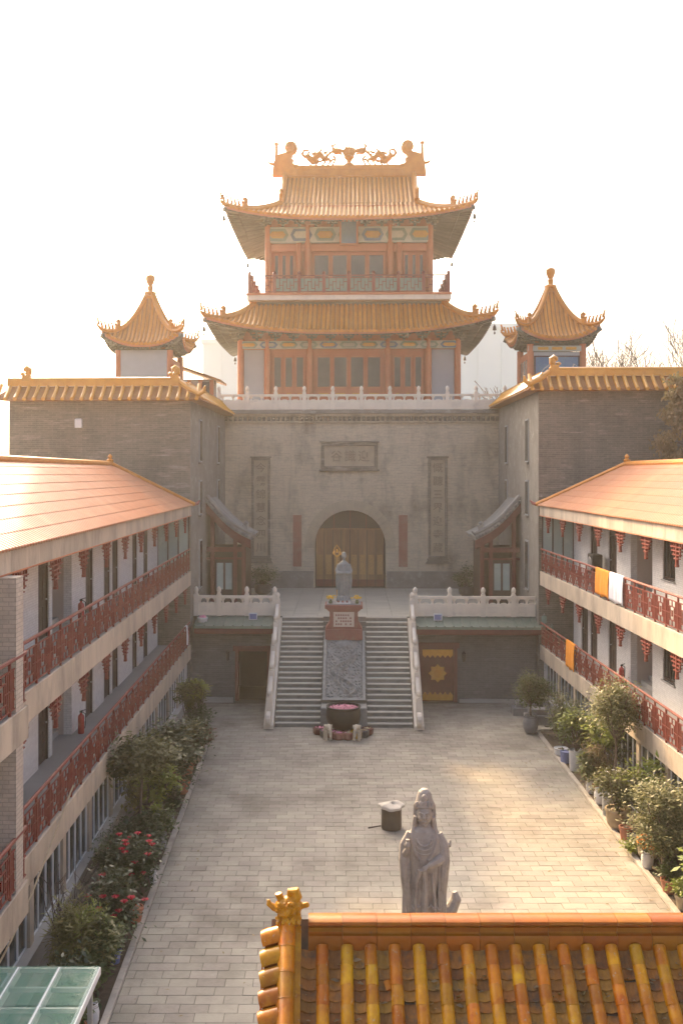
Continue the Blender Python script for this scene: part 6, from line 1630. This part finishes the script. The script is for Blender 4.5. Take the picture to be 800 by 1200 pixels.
plant('potted_shrub', 'green shrub in white jar by the kerb, between white bucket and rose bush', 9.15, 34.0, ('jar', .18, .5, 'porc'), None, [(0, 0, .95, .42, .45, .45, 700, .14, 'leaf_mid'), (0, 0, 1.2, .3, .3, .3, 200, .14, 'leaf_olive')], seed=27)
plant('rose_bush', 'rose bush with pale pink blooms in the wide tan pot', 9.05, 30.6, ('bowl', .36, .62, 'pott'), None, [(0, 0, 1.25, .62, .62, .5, 1700, .12, 'leaf_olive', dict(clumps=18)), (.1, .0, 1.35, .55, .55, .42, 600, .11, 'leaf_pale')], (9, 'porc', .06, (0, 0, 1.35), (.6, .6, .4)), seed=28, cat='shrub')
plant('climbing_shrub', 'lanky shrub with yellow-green leaves against the ground floor windows', 9.85, 30.6, None, None, [(0, 0, 1.7, .9, .9, .45, 260, .22, 'leaf_lime', dict(clumps=9)), (0, 0, 1.1, .5, .5, .5, 400, .16, 'leaf_mid')], seed=29, cat='shrub')
plant('variegated_shrub', 'large variegated shrub with two tiers and several bare trunks', 9.1, 26.6, None, (1.05, .055, -.05), [(.3, .2, 2.05, .95, .85, .5, 3800, .115, 'leaf_pale', dict(clumps=30)), (-.15, -.1, 1.35, .72, .7, .42, 2600, .11, 'leaf_pale', dict(clumps=22)), (.35, .2, 1.5, .8, .7, .6, 1400, .12, 'leaf_olive')], seed=30, cat='shrub')
plant('yellow_leaf_plant', 'tall plant with large bright yellow-green leaves by the terracotta pots', 9.3, 24.6, ('pot', .2, .36, 'terra'), None, [(.1, 0, 1.35, .42, .45, .6, 240, .24, 'leaf_lime', dict(clumps=12)), (0, 0, .8, .3, .3, .3, 120, .18, 'leaf_mid')], seed=31)
plant('potted_shrub', 'small green shrub in terracotta pot beneath the variegated shrub', 9.0, 25.9, ('pot', .22, .36, 'terra'), None, [(0, 0, .62, .3, .3, .25, 420, .12, 'leaf_mid')], seed=32)
plant('potted_shrub', 'low leafy plant in the tan pot under the yellow-leaved plant', 9.0, 24.9, ('pot', .2, .36, 'pott'), None, [(0, 0, .55, .26, .26, .2, 260, .12, 'leaf_lime')], seed=33)
plant('orange_flowers', 'bunch of vivid orange flowers in white and blue vase', 8.95, 27.5, ('jar', .17, .5, 'porc'), None, [(0, 0, .6, .16, .16, .12, 120, .1, 'leaf_mid')], (40, 'orangef', .1, (0, 0, .7), (.24, .24, .18)), seed=34)
plant('low_plant', 'low bright green plant creeping over the kerb', 8.85, 28.6, None, None, [(0, 0, .22, .3, .32, .14, 260, .13, 'leaf_lime')], seed=35)
plant('dark_shrub', 'dark undergrowth shrub behind the orange flowers', 9.7, 28.2, None, None, [(0, 0, .8, .55, .9, .7, 1500, .14, 'leaf_olive', dict(clumps=20))], seed=36, cat='shrub')
plant('dark_shrub', 'dark leafy undergrowth behind the variegated shrub trunks', 9.75, 25.6, None, None, [(0, 0, .8, .45, 1.1, .7, 1700, .14, 'leaf_mid', dict(clumps=20))], seed=37, cat='shrub')
for (x, y, k, r, h, m, lab) in ((9.15, 32.9, 'jar', .2, .5, 'porc', 'white jar with red mark in the row by the slim-trunked tree'), (9.1, 31.7, 'bucket', .22, .75, 'potg', 'tall pale grey bucket beside the tan rose pot'), (9.0, 29.6, 'pot', .2, .42, 'terra', 'terracotta pot at the kerb beyond the low creeping plant'),
                                (9.05, 28.9, 'bucket', .22, .4, 'potd', 'dark round pot beside the low creeping plant'), (9.2, 28.2, 'bowl', .3, .45, 'pott', 'wide tan bowl next to the orange flowers'), (9.2, 38.5, 'bowl', .26, .3, 'porc', 'shallow white bowl pot below the thin leafy shrub'), (9.15, 37.6, 'bucket', .2, .42, 'potb', 'dark blue bucket pot near white bowl')):
    t = thing('plant_pot', lab, 'pot', (x, y, .05), 0, 'empty pots in the beds'); add_pot(t, k, r, h, m)
# tubs on the terrace beside the porches
for (u_, v_, lab, sd2) in ((-5.1, 56.5, 'round bush in a dark tub beside the porch on the camellia side', 41), (6.4, 56.0, 'round bush in a dark tub beside the porch on the cloth side', 42)):
    p = G(u_, v_); plant('tub_shrub', lab, p.x, p.y, ('bowl', .5, .6, 'potd'), None, [(0, 0, 1.15, .75, .7, .5, 1100, .16, 'leaf_dark', dict(clumps=16))], seed=sd2, cat='shrub', z=ZT)

# ------------------------------------------------------------------ leafless and brown trees
def branchy(name, label, x, y, z, h, r0, levels, seed, leaf=None, spread=.55, lean=(0, 0), cat='tree'):
    rng = random.Random(seed); t = thing(name, label, cat, (x, y, z)); b = MB(); tips = []
    def grow(p, d, L, r, lv):
        n = 3; pts = [p]
        for i in range(n): d = (d + Vector((rng.gauss(0, .12), rng.gauss(0, .12), .05))).normalized(); pts.append(pts[-1] + d * L / n)
        q = lambda s_: max(r * s_, .024)
        b.tube(pts, [q(1), q(.88), q(.76), q(.64)], 6 if lv > 2 else 4, cap=False)
        if lv == 0: tips.append(pts[-1]); return
        for k in range(rng.choice((2, 3, 3)) if lv > 1 else 3):
            nd = (d + Vector((rng.gauss(0, spread), rng.gauss(0, spread), rng.gauss(.12, spread * .5)))).normalized(); grow(pts[-1 if k else -2], nd, L * rng.uniform(.62, .85), r * .6, lv - 1)
    grow(Vector((0, 0, 0)), Vector((lean[0], lean[1], 1)).normalized(), h * .34, r0, levels)
    ob('trunk', b.mesh('trunk', 'twig', True, fix=False), t)
    if leaf:
        m, n, s = leaf; lb = MB()
        for k in range(n):
            p = rng.choice(tips) + Vector((rng.gauss(0, .16), rng.gauss(0, .16), rng.gauss(0, .13))); a = rng.uniform(0, 2 * pi); d = Vector((cos(a), sin(a), rng.uniform(-.7, .2))) * s; q = d.cross(Vector((rng.uniform(-.5, .5), 0, 1))).normalized() * s * .3
            lb.add([p, p + d * .5 + q, p + d, p + d * .5 - q], [(0, 1, 2, 3)])
        ob('crown', lb.mesh('crown', m, fix=False), t)
    return t
for i, (px_, Y, top, hh) in enumerate(((690, 92, 428, 9), (718, 96, 420, 10), (742, 88, 418, 10), (765, 94, 414, 10.5), (782, 90, 420, 9.5))):
    X = (px_ - 378) * Y / F; zt_ = HC + (555 - top) * Y / F
    branchy('bare_tree', ('leafless twiggy tree whose tips rise just beside the blue-panelled pavilion', 'leafless twiggy tree rising behind the ridge of the brick tower', 'leafless tree with dense twigs behind the tower ridge middle', 'tall leafless tree behind the tower ridge near its end ornament', 'leafless tree behind the tower ridge end ornament')[i], X, Y, -.1, zt_ * .98, .22, 6, 50 + i, spread=.34)
bt = thing('brown_tree', 'tree with dry brown foliage overhanging the brick tower and roof', 'tree', (16.9, 44.9, -.1))
rng = random.Random(5); b = MB(); lb = MB(); tw = MB()
b.tube([(0, 0, 0), (-.1, 0, 5), (.05, 0, 10), (-.2, 0, 13.5), (0, 0, 16.2)], [.22, .2, .16, .1, .03], 8)
for k in range(40):
    z = 9.8 + 6.0 * k / 40 + rng.uniform(-.2, .2); a = rng.choice((pi, pi, pi, 0)) + rng.gauss(0, .6); L = rng.uniform(1.0, 2.4) * (1.15 - .5 * k / 40)
    e = Vector((cos(a) * L, sin(a) * L * .45, z + rng.uniform(-.35, .25))); m_ = Vector((cos(a) * L * .5, sin(a) * L * .22, z + .15)); b.tube([(0, 0, z - .3), m_, e], [.05, .035, .012], 5)
    for q in range(150):
        f = rng.uniform(.3, 1.08); p = m_.lerp(e, f) + Vector((rng.gauss(0, .2), rng.gauss(0, .2), rng.gauss(-.06, .12))); d = Vector((rng.gauss(0, .6), rng.gauss(0, .6), -1 + rng.gauss(0, .5))).normalized() * .2; s_ = d.cross(Vector((rng.gauss(0, 1), rng.gauss(0, 1), .2))).normalized() * .06
        lb.add([p, p + d * .5 + s_, p + d, p + d * .5 - s_], [(0, 1, 2, 3)])
ob('trunk', b, bt, mat='bark', smooth=True); ob('crown', lb.mesh('crown', 'leaf_brown', fix=False), bt)
branchy('brown_tree', 'tree with dry brown leaves behind the tower carrying the lamp', -18.3, 50.0, -.1, 12.5, .2, 6, 77, ('leaf_brown', 3500, .2), .5)

# a few leaves blown off the shrubs onto the paving
fl3 = MB(); rng = random.Random(9)
for k in range(170):
    sd3 = rng.choice((-1, 1, 1)); y = rng.uniform(19, 42); x = kerb_x(sd3, y) - sd3 * abs(rng.gauss(0, 1.3)) - sd3 * .05; a = rng.uniform(0, 6.28); L = rng.uniform(.03, .06)
    u_, v_ = Vector((cos(a), sin(a), rng.uniform(-.2, .3))) * L, Vector((-sin(a), cos(a), rng.uniform(-.2, .3))) * L * .45; c = Vector((x, y, .022)); fl3.add([c - u_, c + v_, c + u_, c - v_], [(0, 1, 2, 3)])
o = ob('fallen_leaves', fl3.mesh('fallen_leaves', 'leaf_brown', fix=False), kind='stuff'); o['label'] = 'dry leaves scattered on the paving along the kerbs'; o['category'] = 'leaves'

# ------------------------------------------------------------------ pale block far behind the hall
fb = thing('apartment_block', 'pale apartment block faint in the haze behind the temple hall', 'building', (6.5, 170, 0), -.03)
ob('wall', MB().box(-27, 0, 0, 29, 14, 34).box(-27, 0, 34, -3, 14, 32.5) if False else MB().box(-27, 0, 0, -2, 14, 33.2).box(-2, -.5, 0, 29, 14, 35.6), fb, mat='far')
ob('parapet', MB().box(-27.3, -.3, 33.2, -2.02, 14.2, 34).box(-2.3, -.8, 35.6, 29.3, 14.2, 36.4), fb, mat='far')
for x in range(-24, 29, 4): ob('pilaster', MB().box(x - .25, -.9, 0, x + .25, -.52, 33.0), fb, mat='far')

# ------------------------------------------------------------------ hazy winter air
hz = MB().box(-410, -410, -1.6, 410, 410, 37.6)
me = hz.mesh('haze', 'far'); me.materials.clear()
hm_ = bpy.data.materials.new('haze'); hm_.use_nodes = True; ht = hm_.node_tree; ht.nodes.clear()
pv = ht.nodes.new('ShaderNodeVolumePrincipled'); pv.inputs['Color'].default_value = (1.0, .95, .85, 1); pv.inputs['Density'].default_value = HAZE; pv.inputs['Anisotropy'].default_value = .5
hout = ht.nodes.new('ShaderNodeOutputMaterial'); ht.links.new(pv.outputs[0], hout.inputs['Volume'])
me.materials.append(hm_); ho = bpy.data.objects.new('haze', me); COL.objects.link(ho); ho['kind'] = 'stuff'; ho['label'] = 'pale warm haze filling the air'
